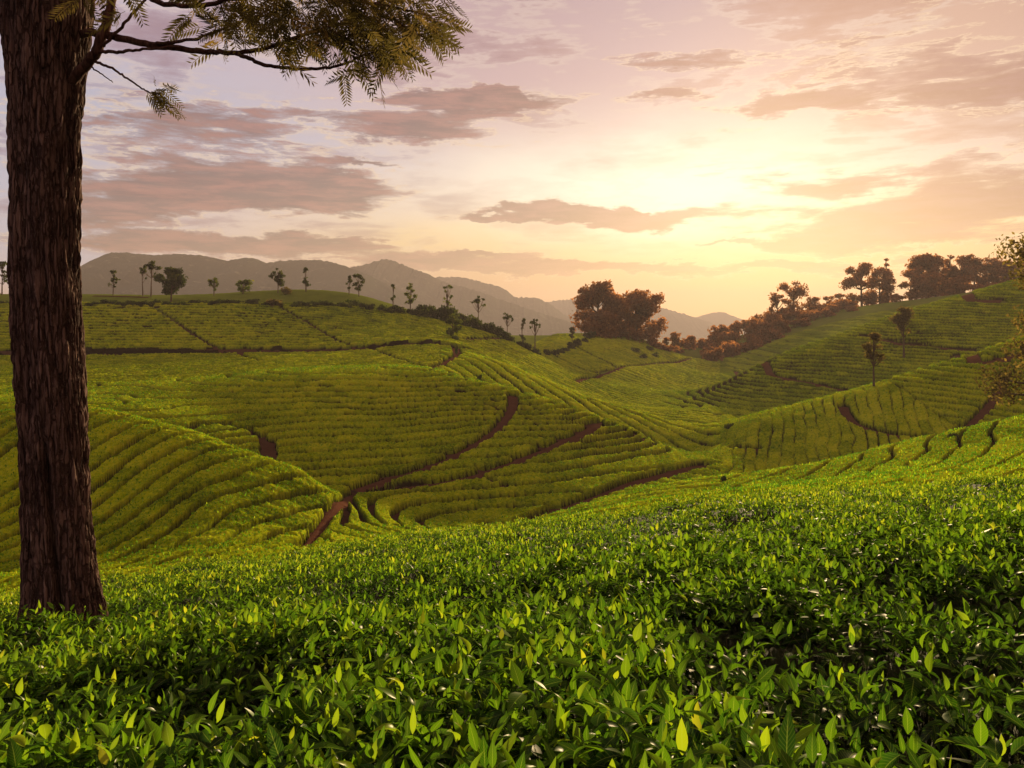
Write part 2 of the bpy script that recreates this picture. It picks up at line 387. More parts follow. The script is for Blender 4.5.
def height(X, Y):
    """top of the tea (or grass) at a point of the plan"""
    X = np.asarray(X, float); Y = np.asarray(Y, float)
    r = np.hypot(X, Y); ang = np.arctan2(X, Y)
    Yc = np.where(np.abs(ang) < .84, np.maximum(Y, 1e-3), r*math.cos(.84))
    ac = np.clip(ang, -.84, .84)
    px = np.clip(512+F*np.tan(ac), -400, 1400)
    s = (edge(px)-HOR)/F - .5/14
    zf = -.5 - s*Yc
    dd = np.clip(Yc, 9.5, 320)
    zt = -(grid_py(px, dd)-HOR)/F*dd
    z = zf + (zt-zf)*sst(Yc, 11, 14)
    yc = np.interp(px, STEPX, STEPY); z = z + .42*sst(Yc, yc, yc+.35)*(1-sst(Yc, yc+3, yc+16))*(1-sst(px, 430, 500))
    far = sst(Yc, 215, 520)
    z = z*(1-far) + far*(-45+14*(fbm(X/220, Y/220, 4, 5)-.5))
    return z
def hit(px, py, dmin=15.0, dmax=300.0):
    """first ground point seen along a bearing beyond dmin"""
    d = np.exp(np.linspace(math.log(dmin), math.log(dmax), 4000))
    X = (px-512)/F*d; q = HOR - height(X, d)/d*F
    k = np.argmax(q <= py)
    if q[k] > py: k = int(np.argmin(q))
    return float(X[k]), float(d[k]), float(-(q[k]-HOR)/F*d[k])
SOIL = .44
def ground(x, y): return float(height(np.array([x]), np.array([y]))[0])

# ------------------------------------------------------------------ terrain sheet
def build_terrain():
    az = np.unique(np.r_[np.linspace(-math.pi, -.95, 70), np.linspace(-.95, .95, 560), np.linspace(.95, math.pi, 70)])
    r = np.unique(np.r_[np.linspace(.15, 14, 50), np.linspace(14, 60, 170), np.linspace(60, 260, 330), np.geomspace(260, 3300, 80)])
    A, R = np.meshgrid(az, r, indexing='ij')
    X = R*np.sin(A); Y = R*np.cos(A)
    Z = height(X, Y) - SOIL
    Z += (fbm(X*1.3, Y*1.3, 3, 3)-.5)*.16
    V = np.stack([X, Y, Z], -1).reshape(-1, 3)
    n, m = A.shape
    i = np.arange(n*m).reshape(n, m)
    q = np.stack([i[:-1,:-1], i[1:,:-1], i[1:,1:], i[:-1,1:]], -1).reshape(-1, 4)
    o = mesh('terrain', V, [q[:, ::-1]], [M_SOIL]); tag(o, kind='structure')
build_terrain()

# ------------------------------------------------------------------ paths
def plan(pts, dmin=15.0):
    if pts == 'step': return [((p-512)/F*(y-.55), y-.55) for p, y in ((p, np.interp(p, STEPX, STEPY)) for p in range(-200, 475, 12))]
    return [hit(px, py, dmin)[:2] for px, py in pts]
def dense(pl, step=.5):
    pl = np.array(pl); seg = np.hypot(*np.diff(pl, axis=0).T); s = np.r_[0, np.cumsum(seg)]
    n = max(3, int(s[-1]/step)); t = np.linspace(0, s[-1], n)
    x = np.interp(t, s, pl[:,0]); y = np.interp(t, s, pl[:,1])
    k = np.ones(5)/5
    if n > 9:
        xs = np.convolve(np.pad(x, 2, 'edge'), k, 'valid'); ys = np.convolve(np.pad(y, 2, 'edge'), k, 'valid')
        x, y = xs, ys
    return np.stack([x, y], -1)
PATHS = [ # points on the ground, width, search depth, dirt sheet?
 ([(351,489),(340,500),(325,516),(308,538),(298,556)], .5, 30, True),
 ([(351,486),(380,477),(420,466),(462,449),(490,432),(507,415),(514,402),(512,391)], .7, 38, True),
 ([(351,489),(400,484),(450,478),(480,470),(520,457),(560,440),(585,430),(601,420)], .75, 38, True),
 ([(470,471),(490,478),(505,482)], .5, 38, True),
 ([(470,535),(500,526),(530,516),(560,506),(600,493),(640,478),(670,470),(706,461)], 1.3, 30, True),
 ([(268,438),(269,450),(266,462)], .9, 44, False),
 ([(150,428),(200,420),(240,424),(268,438)], .6, 44, False),
 ('step', 1.0, 75, True),
 ([(462,338),(500,337),(530,343)], .9, 90, True),
 ([(150,304),(180,323),(210,343),(222,350)], .45, 85, False),
 ([(280,306),(310,322),(340,340),(356,347)], .45, 85, False),
 ([(240,352),(262,360)], .5, 75, False),
 ([(372,348),(400,358),(425,366)], .5, 75, False),
 ([(428,366),(445,361),(458,353),(455,345)], .9, 72, True),
 ([(575,381),(600,374),(615,369),(650,363),(690,358),(705,354)], .9, 95, True),
 ([(530,345),(560,358),(590,372),(612,369)], .7, 95, False),
 ([(575,345),(600,358),(618,368)], .7, 95, False),
 ([(588,398),(610,404),(640,418)], .9, 72, False),
 ([(735,370),(770,374),(810,381),(852,390)], .9, 90, True),
 ([(860,334),(890,340),(930,344),(975,349)], .8, 90, True),
 ([(842,402),(848,415),(860,424),(885,430),(912,438),(930,437)], .8, 58, True),
 ([(955,353),(975,362),(1000,357),(1040,348)], 1.0, 58, True),
 ([(1005,370),(1000,390),(985,408),(966,425),(955,436)], .7, 58, True),
 ([(940,299),(970,299),(1003,300)], 1.6, 100, True),
 ([(92,293.5),(120,294),(152,295)], 1.2, 118, True),
 ([(735,445),(748,450),(756,456)], .9, 58, True),
]
PATHPTS = []
for pts, w, dm, sheet in PATHS:
    P = dense(plan(pts, dm)); PATHPTS.append((P, w, sheet))
def build_paths():
    for P, w, sheet in PATHPTS:
        if not sheet: continue
        tg = np.gradient(P, axis=0); tg /= np.linalg.norm(tg, axis=1)[:,None]+1e-9
        nm = np.stack([tg[:,1], -tg[:,0]], -1)
        k = np.linspace(-1, 1, 7)
        wob = .75+.5*vn(P[:,0]*.9, P[:,1]*.9, 8)
        Q = P[:,None]+nm[:,None]*(k[None,:,None]*(w*.5)*wob[:,None,None])
        Z = height(Q[...,0], Q[...,1])-SOIL+.10-.05*np.abs(k)[None]**3
        V = np.concatenate([Q, Z[...,None]], -1).reshape(-1, 3)
        i = np.arange(len(V)).reshape(Z.shape)
        q = np.stack([i[:-1,:-1], i[1:,:-1], i[1:,1:], i[:-1,1:]], -1).reshape(-1, 4)
        o = mesh('dirt_path', V, [q], [M_DIRT]); tag(o, kind='structure')
build_paths()

# ------------------------------------------------------------------ tea fields (rows of clipped bushes)
def curve(pts):
    p = np.array(pts, float); return lambda px: np.array([float(remap(a, np.interp(a, p[:,0], p[:,1]))) for a in np.atleast_1d(px)])
gA = curve([(-400,52),(100,52),(200,49),(300,45),(350,43)])
gB = curve([(-400,82),(100,82),(200,84),(300,88),(440,92),(500,86),(560,83),(640,81),(700,76),(720,73)])
gD = curve([(440,112),(500,109),(560,108),(640,102),(700,98),(740,104)])
gFoot = curve([(-400,0),(329,0),(330,35),(420,39.5),(500,42),(560,46.5),(640,56),(700,62.5),(735,70)])
gH = curve([(690,30),(720,50),(740,53),(800,54),(900,57),(1024,57),(1400,58)])
gR3 = curve([(690,86),(720,90),(740,93),(800,98),(900,99),(1024,97),(1400,97)])
gR2 = curve([(640,150),(700,165),(740,161),(800,170),(900,180),(1024,186),(1400,186)])
REG = ['A','B','V','C','D','E','H','R3','R2','R1']
def region(PX, Y, pxs):
    cA, cB, cD, cF, cH, c3, c2 = [c(pxs)[:,None] for c in (gA,gB,gD,gFoot,gH,gR3,gR2)]
    R = np.full(PX.shape, -1)
    lp = np.interp(Y, [28,31,38,45,47], [290,300,328,351,356])
    left = PX < 720
    R[left & (Y < cB)] = 1
    R[left & (Y < cF)] = 2
    R[(PX < lp) & (Y < cA) & (PX < 356)] = 0
    R[left & (Y >= cB)] = 3
    dl = (PX > 440) & (PX < 745)
    R[dl & left & (Y >= cB) & (Y < cD)] = 4
    be = np.interp(Y, [80,90,110,140,200], [500,500,520,548,560])
    R[left & (Y >= cD) & (PX > be) & (PX < 720)] = 5
    r2b = (PX > 660) & (Y > np.interp(PX, [660,700,720], [105,95,90])) & (Y < c2)
    R[left & r2b] = 8
    rt = ~left
    R[rt & (Y < cH)] = 6
    R[rt & (Y >= cH) & (Y < c3)] = 7
    R[rt & (Y >= c3) & (Y < c2)] = 8
    R[rt & (Y >= c2)] = 9
    return R
def rows_field(reg, X, Y, Z):
    """row number at a point: furrows lie on whole numbers; second value runs along the row"""
    wx = (fbm(X*.09, Y*.09, 3, 21)-.5); wy = (fbm(X*.35, Y*.35, 3, 22)-.5)
    if reg == 'A':
        dx, dy = .33, .944
        return (X*dy - Y*dx + 2.4*wx + .4*wy)/1.28, Y
    if reg == 'B':
        return (Z + .50*wx + .10*wy)/.31, X
    if reg == 'V':
        return (X*.55 + Y*.83 + 3*wx + .6*wy)/1.5, X
    if reg == 'C':
        return (Y + .06*X + 1.6*wx + .4*wy)/1.30, X
    if reg == 'D':
        return (X*.90 + Y*.42 + 2*wx + .4*wy)/1.5, Y
    if reg == 'E':
        return (X*.55 + Y*.83 + 3*wx + .5*wy)/1.8, X
    if reg == 'H':
        return (X*.78 - Y*.62 + 2.4*wx + .8*wy)/1.45, X
    if reg == 'R3':
        up = X < 32.5
        return np.where(up, (X*.93 - Y*.30 + 1.6*wx + .6*wy)/.80, (Z + .06*X + .5*wx + .2*wy)/.40), np.where(up, Y, X)
    if reg == 'R2':
        return (Z + .03*X + .6*wx + .2*wy)/.40, X
    return (Z + .8*wx)/.8, X
LABELS = {
 'A': 'near left hillside of tea in slanting rows, right behind the big tree trunk',
 'B': 'rounded middle hill of tea with curved rows stepping down around its nose',
 'V': 'loose tea bushes on the flat floor of the little valley below the middle hill',
 'C': 'far left slope of fine level tea rows below the ridge with small trees',
 'D': 'narrow sunlit spur of tea running down between middle hill and the tree clump slope',
 'E': 'hazy tea slope leading up to the large clump of trees',
 'H': 'lowest right bank of tea rows just beyond the foreground leaves',
 'R3': 'right hillside of tea with a bent dirt track and upright seams',
 'R2': 'large smooth tea hill on the right with a sunlit crest and thin tree',
 'R1': 'farthest right slope of dim tea below the reddish wood'}
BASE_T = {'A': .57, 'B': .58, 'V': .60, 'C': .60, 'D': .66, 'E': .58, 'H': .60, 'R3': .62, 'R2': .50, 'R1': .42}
rng = np.random.default_rng(7)
def build_tea():
    pxs = np.unique(np.r_[np.arange(-260, -20, 2.5), np.arange(-20, 1044, 1.15), np.arange(1044, 1290, 2.5)])
    ds = np.unique(np.r_[np.arange(17, 44, .11), np.arange(44, 85, .15), np.arange(85, 140, .20), np.arange(140, 215, .45)])
    PX, D = np.meshgrid(pxs, ds, indexing='ij')
    X = (PX-512)/F*D; Y = D
    R = region(PX, Y, pxs)
    Z = height(X, Y)
    # distance to the nearest path
    pd = np.full(X.shape, 9.0)
    for P, w, sheet in PATHPTS:
        x0, y0 = P.min(0)-3; x1, y1 = P.max(0)+3
        sel = np.where((X > x0) & (X < x1) & (Y > y0) & (Y < y1))
        if len(sel[0]) == 0: continue
        q = np.stack([X[sel], Y[sel]], -1).astype(np.float32)
        best = np.full(len(q), 1e9, np.float32); Pf = P.astype(np.float32)
        for i in range(0, len(Pf)): np.minimum(best, (q[:,0]-Pf[i,0])**2+(q[:,1]-Pf[i,1])**2, out=best)
        pd[sel] = np.minimum(pd[sel], np.sqrt(best)-w*.5)
    hgt = np.full(X.shape, -.70); tint = np.zeros(X.shape)
    for k, nm in enumerate(REG):
        msk = R == k
        if not msk.any(): continue
        rf, S = rows_field(nm, X, Y, Z)
        gx = np.gradient(rf, axis=1)/np.gradient(D, axis=1)
        gu_ = np.gradient(rf, axis=0)/(np.gradient(PX, axis=0)/F*D)
        # plan gradient from the oblique grid (columns run along bearings)
        gY = gx - gu_*(PX-512)/F
        gm = np.clip(np.hypot(gu_, gY), .12, 2.2)
        row = np.round(rf); dist = np.abs(rf-row)/gm
        w = np.clip(.10+D*.0009, .11, .20)*(.7+.7*vn(X*.7, Y*.7, 31+k))
        w = w*{'A': 1.1, 'B': 1.35, 'C': 1.75, 'D': 1.2, 'E': 1.3, 'R2': 1.2, 'R3': 1.2, 'H': .75}.get(nm, 1.0)
        if nm == 'R3': w = w*np.where(X < 32.5, .26, 1.0)
        gap = 1-sst(dist, w*.7, w*1.35)
        if nm == 'R3': gap = gap*np.where(X < 32.5, .12+.40*vn(X*.4, Y*.4, 77), 1.0)
        if nm == 'R2': gap = gap*.6
        if nm == 'H': gap = gap*(.45+.55*vn(X*.5, Y*.5, 78))
        gap *= sst(vn(S*.16+37*hsh(row, row, k), row*3.3, 41+k), .02, .14)     # furrows that close up here and there
        # bush by bush along the row
        cell = (S+1.7*hsh(np.floor(rf), np.floor(rf), 5))/1.15; cd = np.abs(cell-np.round(cell))*1.15
        on = hsh(np.floor(rf), np.round(cell), 9)
        cut = (1-sst(cd, .04, .20))*sst(on, .35, .9)*.25
        bush = hsh(np.floor(rf), np.floor(cell+.5), 12)
        h = -.62*gap - .22*cut*(1-gap)*sst(D, 160, 60) + (bush-.5)*.06
        h += (fbm(X*1.9, Y*1.9, 3, 51)-.5)*.08 + (fbm(X*6.5, Y*6.5, 2, 52)-.5)*.10
        hgt[msk] = h[msk]
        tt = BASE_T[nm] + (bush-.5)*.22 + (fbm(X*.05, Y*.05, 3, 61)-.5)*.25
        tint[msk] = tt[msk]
    hgt -= .75*(1-sst(pd, -.1, .18)); 
    # bare gullies and thin patches
    bare = sst(fbm(X*.16, Y*.16, 4, 71), .76, .84); pass
    hgt = np.maximum(hgt, -.75)
    hgt += rng.normal(0, 1, X.shape)*.020*np.clip(D/60, .4, 1.4)
    # the far ridges lose their bushes beyond the crest
    Zt = Z + hgt
    fade = sst(D, 196, 214); Zt -= fade*1.2
    V = np.stack([X, Y, Zt], -1).reshape(-1, 3); n, m = X.shape
    idx = np.arange(n*m).reshape(n, m)
    qa = np.stack([idx[:-1,:-1], idx[1:,:-1], idx[1:,1:], idx[:-1,1:]], -1).reshape(-1, 4)[:, ::-1]
    qr = R[:-1,:-1].ravel(); qh = np.maximum(np.maximum(hgt[:-1,:-1], hgt[1:,1:]), np.maximum(hgt[1:,:-1], hgt[:-1,1:])).ravel()
    qy = Y[:-1,:-1].ravel(); qx = PX[:-1,:-1].ravel()
    area = (np.gradient(X, axis=0)*np.gradient(D, axis=1))[:-1,:-1].ravel()
    # beyond the left ridge the ground is rough grass, not tea
    tea_ok = ~((np.isin(qr, [3])) & (qy > np.interp(qx, [-400,300,440,490,530,560], [121,122,127,131,170,200])))
    tea_ok &= ~((qr == 9) & (qy > 250)) 
    tf = tint.ravel(); wood = sst(-hgt, .11, .24)  # dark mask over low stems, paints shade into hedge sides and gaps
    yst = np.interp(PX, STEPX, STEPY); wood = np.maximum(wood, (Y > yst-.1)*(Y < yst+.5)*(PX < 440)).ravel()  # the riser above the track gets the same painted shade
    for k, nm in enumerate(REG):
        sel = (qr == k) & (qh > -.60) & tea_ok
        q = qa[sel]
        if len(q) == 0: continue
        # sprigs standing out of the clipped top
        dens = {'A': 60, 'B': 26, 'V': 40, 'H': 60, 'R3': 18, 'D': 16, 'C': 6, 'E': 3, 'R2': 4, 'R1': 0}[nm]
        top = (qr == k) & tea_ok & (hgt[:-1,:-1].ravel() > -.14)
        prob = area[top]*dens; cnt = rng.poisson(prob)
        src = np.repeat(np.where(top)[0], cnt)
        base = V[qa[src][:,0]] + (V[qa[src][:,2]]-V[qa[src][:,0]])*rng.random((len(src),1))
        n0 = len(src); sz = rng.uniform(.04, .085, n0)*np.interp(base[:,1], [20,60,120], [.8,1.0,1.3])
        az = rng.uniform(0, 2*math.pi, n0); tl = rng.uniform(.1, 1.1, n0)
        u = np.stack([np.cos(az), np.sin(az), 0*az], -1); up = np.stack([-np.sin(az)*np.sin(tl), np.cos(az)*np.sin(tl), np.cos(tl)], -1)
        c0 = base + up*(-.02); 
        quad = np.stack([c0, c0+up*sz[:,None]*.9+u*sz[:,None]*.36, c0+up*sz[:,None]*1.9, c0+up*sz[:,None]*.9-u*sz[:,None]*.36], 1)
        used, inv = np.unique(q, return_inverse=True)
        nv = len(used); V2 = np.concatenate([V[used], quad.reshape(-1, 3)])
        tq = np.clip(tf[qa[src][:,0]] + rng.normal(.0, .17, n0), 0, 1)
        t2 = np.concatenate([tf[used], np.repeat(tq, 4)])
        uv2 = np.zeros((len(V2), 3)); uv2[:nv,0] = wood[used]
        f2 = np.arange(n0*4).reshape(-1, 4)+nv
        mi = np.r_[np.zeros(len(q)), np.ones(n0)]
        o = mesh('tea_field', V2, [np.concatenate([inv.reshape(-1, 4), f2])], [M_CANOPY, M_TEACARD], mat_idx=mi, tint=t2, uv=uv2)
        tag(o, LABELS[nm], 'tea field', kind='stuff')
build_tea()

# ------------------------------------------------------------------ foreground tea: canopy and leaves
FGGAPS = [plan([(250,672),(370,656),(480,641),(560,627),(640,616),(720,612)], 1.2)]
def fg_height(X, Y):
    Z = height(X, Y)
    h = (fbm(X*1.1, Y*1.1, 3, 81)-.5)*.36 + (fbm(X*4.0, Y*4.0, 2, 82)-.5)*.10
    rowc = (Y*.96 + X*.28 + .9*(fbm(X*.5, Y*.5, 2, 83)-.5))/1.35 - 2.08
    dist = np.abs(rowc-np.round(rowc))*1.35
    br = sst(vn(X*.55, np.round(rowc)*7.7, 84), .30, .62)
    gap = (1-sst(dist, .05, .26))*br
    h = h + .16*np.exp(-((X+3.3)**2+(Y-5.45)**2)/.5)
    return Z + h - .22*gap - .10, gap
def leaf_template(nl):
    """tea leaf: pointed oval, folded along the midrib, tip bending back; length 1 along +Y, normal +Z"""
    t = np.linspace(0, 1, nl+1); w = np.sin(np.pi*np.clip(t*.97+.02, 0, 1)**.82)*.21*(1-.25*t); w[-1] = .004; w[0] = .02
    z = -.16*t**2+.05*np.sin(t*3); v = []; uv = []
    for i in range(nl+1):
        for s in (-1, 0, 1):
            v.append((s*w[i], t[i], z[i]+abs(s)*w[i]*.35)); uv.append((s*1.0, t[i], 0))
    f = []
    for i in range(nl):
        for s in (0, 1):
            a = i*3+s; f.append((a, a+1, a+4, a+3))
    return np.array(v), np.array(f), np.array(uv)
def scatter_leaves(base, yaw, pitch, roll, size, tint, nl):
    """yaw: heading; pitch: angle above the horizon"""
    tv, tfa, tuv = leaf_template(nl)
    cy, sy, cp, sp, cr, sr = np.cos(yaw), np.sin(yaw), np.cos(pitch), np.sin(pitch), np.cos(roll), np.sin(roll)
    yv = np.stack([sy*cp, cy*cp, sp], -1)
    x0 = np.stack([cy, -sy, 0*cy], -1); z0 = np.cross(x0, yv)
    xv = x0*cr[:,None]+z0*sr[:,None]; zv = np.cross(xv, yv)
    wf = rng.uniform(.72, 1.3, len(base))[:,None,None]; cf = rng.uniform(-.3, 2.2, len(base))[:,None,None]
    P = base[:,None]+size[:,None,None]*(wf*tv[None,:,0:1]*xv[:,None]+tv[None,:,1:2]*yv[:,None]+cf*tv[None,:,2:3]*zv[:,None])
    nv = len(tv)
    Fc = tfa[None]+(np.arange(len(base))*nv)[:,None,None]
    return P.reshape(-1, 3), Fc.reshape(-1, 4), np.repeat(tint, nv), np.tile(tuv, (len(base), 1))
def build_foreground():
    # dense twiggy under-canopy
    az = np.linspace(-.72, .72, 520); r = np.geomspace(.55, 19.5, 420)
    A, Rr = np.meshgrid(az, r, indexing='ij'); X = Rr*np.tan(A); Y = Rr*np.ones_like(A)
    Zc, gap = fg_height(X, Y)
    Zc -= .07 + (rng.random(X.shape)*.05)
    Zc -= sst(Y, 17.5, 19.5)*.9
    n, m = X.shape; idx = np.arange(n*m).reshape(n, m)
    q = np.stack([idx[:-1,:-1], idx[1:,:-1], idx[1:,1:], idx[:-1,1:]], -1).reshape(-1, 4)[:, ::-1]
    V = [np.stack([X, Y, Zc], -1).reshape(-1, 3)]; Fs = [q]; Ts = [np.full(n*m, .02)+.12*rng.random(n*m)]; UV = [np.tile((.5,.5,0), (n*m, 1))]
    off = n*m
    Ms = [np.zeros(len(q))]
    bands = [(.75, 2.2, 500, 6), (2.2, 4.0, 440, 5), (4.0, 7.0, 340, 3), (7.0, 11.0, 240, 2), (11.0, 18.5, 190, 2)]
    for d0, d1, dens, nl in bands:
        wd = 1.52
        ns = int((d1**2-d0**2)/2*wd*dens)
        y = np.sqrt(rng.uniform(d0**2, d1**2, ns)); x = rng.uniform(-.76, .76, ns)*y
        z, gp = fg_height(x, y)
        keep = rng.random(ns) > gp*.75
        lump = fbm(x*1.1, y*1.1, 3, 81); keep &= rng.random(ns) < .38+sst(lump, .36, .56)*.75
        keep &= ~((np.hypot(x+3.3, y-5.9) < .36))
        x, y, z, lump, gp = [a[keep] for a in (x, y, z, lump, gp)]
        ns = len(x)
        kl = 7 if d1 < 8 else 5
        vig = rng.random(ns)                                       # vigour of each shoot
        lift = rng.uniform(-.05, .05, ns) + .06*(vig > .85)
        yaw0 = rng.uniform(0, 2*math.pi, ns)
        for j in range(kl):
            fr = j/(kl-1)                                          # 0: low mature leaf, 1: young tip
            yaw = yaw0+j*2.4+rng.normal(0, .35, ns)
            pitch = np.radians(-18+78*fr**1.3) + rng.normal(0, .42, ns)
            size = (.074-.032*fr)*rng.uniform(.5, 1.45, ns)*(1.08 if d1 < 3 else 1)*(1.0 if d1 < 4 else 1.05)
            ln = rng.normal(0, .02, (ns, 2))
            b = np.stack([x+ln[:,0], y+ln[:,1], z-.075+.085*fr+lift], -1)
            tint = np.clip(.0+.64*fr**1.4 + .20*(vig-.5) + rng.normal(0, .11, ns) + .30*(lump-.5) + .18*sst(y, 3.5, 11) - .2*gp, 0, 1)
            tint = np.where(rng.random(ns) < .0015, .92, tint)
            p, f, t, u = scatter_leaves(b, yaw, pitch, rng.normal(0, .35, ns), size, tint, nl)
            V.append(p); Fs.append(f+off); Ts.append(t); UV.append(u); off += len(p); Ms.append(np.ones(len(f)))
    # a few larger leaves that stand clear of the table
    ns = 600; y = np.sqrt(rng.uniform(1.3**2, 6**2, ns)); x = rng.uniform(-.72, .72, ns)*y; z, gp = fg_height(x, y)
    b = np.stack([x, y, z-.02], -1)
    p, f, t, u = scatter_leaves(b, rng.uniform(0, 6.28, ns), rng.uniform(-.1, 1.25, ns), rng.normal(0, .4, ns), rng.uniform(.075, .105, ns), np.clip(rng.normal(.40, .14, ns), 0, 1), 6)
    V.append(p); Fs.append(f+off); Ts.append(t); UV.append(u); off += len(p); Ms.append(np.ones(len(f)))
    ns = 2600; y = np.sqrt(rng.uniform(.8**2, 8**2, ns)); x = rng.uniform(-.74, .74, ns)*y; z, gp = fg_height(x, y)
    b = np.stack([x, y, z-.13], -1); dv = rng.normal(0, .45, (ns, 3)); dv[:,2] = 1; dv /= np.linalg.norm(dv, axis=1)[:,None]; L = rng.uniform(.06, .15, ns)[:,None]
    for ax in ((.0016, 0, 0), (0, .0016, 0)):
        ax = np.array(ax); q4 = np.stack([b-ax, b+ax, b+dv*L+ax*.5, b+dv*L-ax*.5], 1).reshape(-1, 3)
        V.append(q4); Fs.append(np.arange(len(q4)).reshape(-1, 4)+off); Ts.append(np.full(len(q4), .5)); UV.append(np.zeros((len(q4), 3))); off += len(q4); Ms.append(np.full(len(q4)//4, 2))
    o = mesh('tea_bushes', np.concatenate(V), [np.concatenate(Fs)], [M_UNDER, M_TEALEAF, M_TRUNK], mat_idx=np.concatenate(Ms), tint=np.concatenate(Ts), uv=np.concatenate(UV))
    tag(o, 'foreground tea bushes with glossy pointed leaves across the bottom of the view', 'tea bushes', kind='stuff')
def mat_under():
    m, T, o = new_mat('tea_twigs'); P = pos(T); n = T.noise(P, 22, 5, .7)
    c = T.mix(n, (.008,.014,.003), (.035,.040,.010))
    p = principled(T, c, .9, .1, n, 1.0, .04); T.l.new(p.outputs[0], o.inputs[0]); return m
M_UNDER = mat_under()
build_foreground()

# ------------------------------------------------------------------ mountains
def mat_mountain():
    m, T, o = new_mat('mountain_forest'); P = pos(T)
    n = T.noise(P, .012, 6, .65); n2 = T.noise(P, .09, 4, .7)
    c = T.mix(n, (.012,.020,.016), (.040,.050,.034)); c = T.mix(T.sstep(n2, .56, .72), c, (.070,.072,.050))
    p = principled(T, c, 1.0, .0, n2, .8, 4.0); T.l.new(p.outputs[0], o.inputs[0]); return m
M_MOUNT = mat_mountain()
def mountain(pts, d0, width, seed, base=-50):
    pts = np.array(pts, float)
    px = np.linspace(pts[0,0], pts[-1,0], 420); s = np.linspace(-1, 1, 90)
    py = np.interp(px, pts[:,0], pts[:,1]); k = np.array([1,2,3,2,1])/9
    py = np.convolve(np.pad(py, 2, 'edge'), k, 'valid')
    PX, S = np.meshgrid(px, s, indexing='ij')
    ridge_y = d0 + (fbm(px/60, px*0+seed, 3, seed)-.5)*width*.35
    Y = ridge_y[:,None] + S*width; X = (PX-512)/F*ridge_y[:,None]
    top = (HOR-py)/F*ridge_y + (fbm(px*.6, px*0, 3, seed+3)-.5)*d0*.0028
    f = (1-np.abs(S))**1.15
    spur = (1-np.abs(2*fbm(X/(d0*.07), Y/(d0*.16), 4, seed+7)-1))*4*np.abs(S)*(1-np.abs(S))
    Z = base + (top[:,None]-base)*np.clip(f + (spur-.55*4*np.abs(S)*(1-np.abs(S)))*.22, 0, 1.0)
    V = np.stack([X, Y, Z], -1).reshape(-1, 3); n, m = X.shape; i = np.arange(n*m).reshape(n, m)
    q = np.stack([i[:-1,:-1], i[1:,:-1], i[1:,1:], i[:-1,1:]], -1).reshape(-1, 4)[:, ::-1]
    tag(mesh('mountain', V, [q], [M_MOUNT]), kind='structure')
mountain([(-420,300),(-250,262),(-60,272),(20,300),(60,286),(86,268),(104,255),(112,252),(136,252),(155,255),(172,253),(196,254),(209,256),(228,260),(243,257),(256,257),(267,263),(280,260),(301,259),(319,259),(331,261),(351,267),(380,280),(420,300),(470,330)], 950, 330, 1)
mountain([(240,335),(300,300),(350,267),(366,264),(383,258),(394,260),(409,267),(430,274),(443,281),(473,289),(495,297),(530,309),(570,322),(620,345)], 1250, 330, 2)
mountain([(330,330),(400,292),(439,276),(463,277),(473,279),(495,285),(501,286),(516,297),(536,297),(549,303),(562,313),(590,328),(620,342)], 1650, 300, 3)
mountain([(470,330),(520,306),(549,301),(567,299),(577,300),(610,302),(658,307),(668,309),(694,317),(720,326),(760,342)], 2150, 330, 4)
mountain([(620,340),(655,326),(680,318),(693,318),(707,314),(720,311),(733,316),(746,321),(765,330),(790,338),(850,332),(950,326),(1100,318),(1300,330),(1500,345)], 2600, 350, 6)

# ------------------------------------------------------------------ trees
def tube(P, r, n=8, bump=0, seed=0):
    P = np.asarray(P, float); r = np.asarray(r, float)
    tg = np.gradient(P, axis=0); tg /= np.linalg.norm(tg, axis=1)[:,None]+1e-9
    ref = np.array([.31,.93,.17]); a = np.cross(tg, ref); a /= np.linalg.norm(a, axis=1)[:,None]+1e-9; b = np.cross(tg, a)
    th = np.linspace(0, 2*math.pi, n, endpoint=False)
    rr = r[:,None]*np.ones(n)[None]
    if bump: rr = rr*(1+bump*(np.random.default_rng(seed).random(rr.shape)-.5))
    V = P[:,None]+rr[...,None]*(np.cos(th)[None,:,None]*a[:,None]+np.sin(th)[None,:,None]*b[:,None])
    m = len(P); i = np.arange(m*n).reshape(m, n); j = np.roll(i, -1, 1)
    q = np.stack([i[:-1], j[:-1], j[1:], i[1:]], -1).reshape(-1, 4)
    return V.reshape(-1, 3), q
def spline(pts, n):
    pts = np.asarray(pts, float); s = np.r_[0, np.cumsum(np.linalg.norm(np.diff(pts, axis=0), axis=1))]; t = np.linspace(0, s[-1], n)
    P = np.stack([np.interp(t, s, pts[:,k]) for k in range(pts.shape[1])], -1)
    k = np.array([1,2,3,2,1])/9
    if n > 8:
        Q = np.stack([np.convolve(np.pad(P[:,c], 2, 'edge'), k, 'valid') for c in range(P.shape[1])], -1); Q[0] = P[0]; Q[-1] = P[-1]; P = Q
    return P
class Acc:
    def __init__(s): s.V = []; s.F = []; s.T = []; s.n = 0
    def add(s, V, f, t=None):
        s.V.append(V); s.F.append(np.asarray(f)+s.n); s.n += len(V)
        s.T.append(np.full(len(V), .5) if t is None else t)
    def build(s, name, mat, parent, smooth=True):
        return mesh(name, np.concatenate(s.V), [np.concatenate(s.F)], [mat], parent=parent, tint=np.concatenate(s.T), smooth=smooth)
def cards(C, size, rg, tint):
    n = len(C); a = rg.normal(0, 1, (n, 3)); a /= np.linalg.norm(a, axis=1)[:,None]; b = np.cross(a, rg.normal(0, 1, (n, 3))); b /= np.linalg.norm(b, axis=1)[:,None]+1e-9
    s = size[:,None]
    Q = np.stack([C-a*s, C+b*s*.5-a*s*.1, C+a*s, C-b*s*.5-a*s*.1], 1).reshape(-1, 3)
    return Q, np.arange(n*4).reshape(-1, 4), np.repeat(tint, 4)
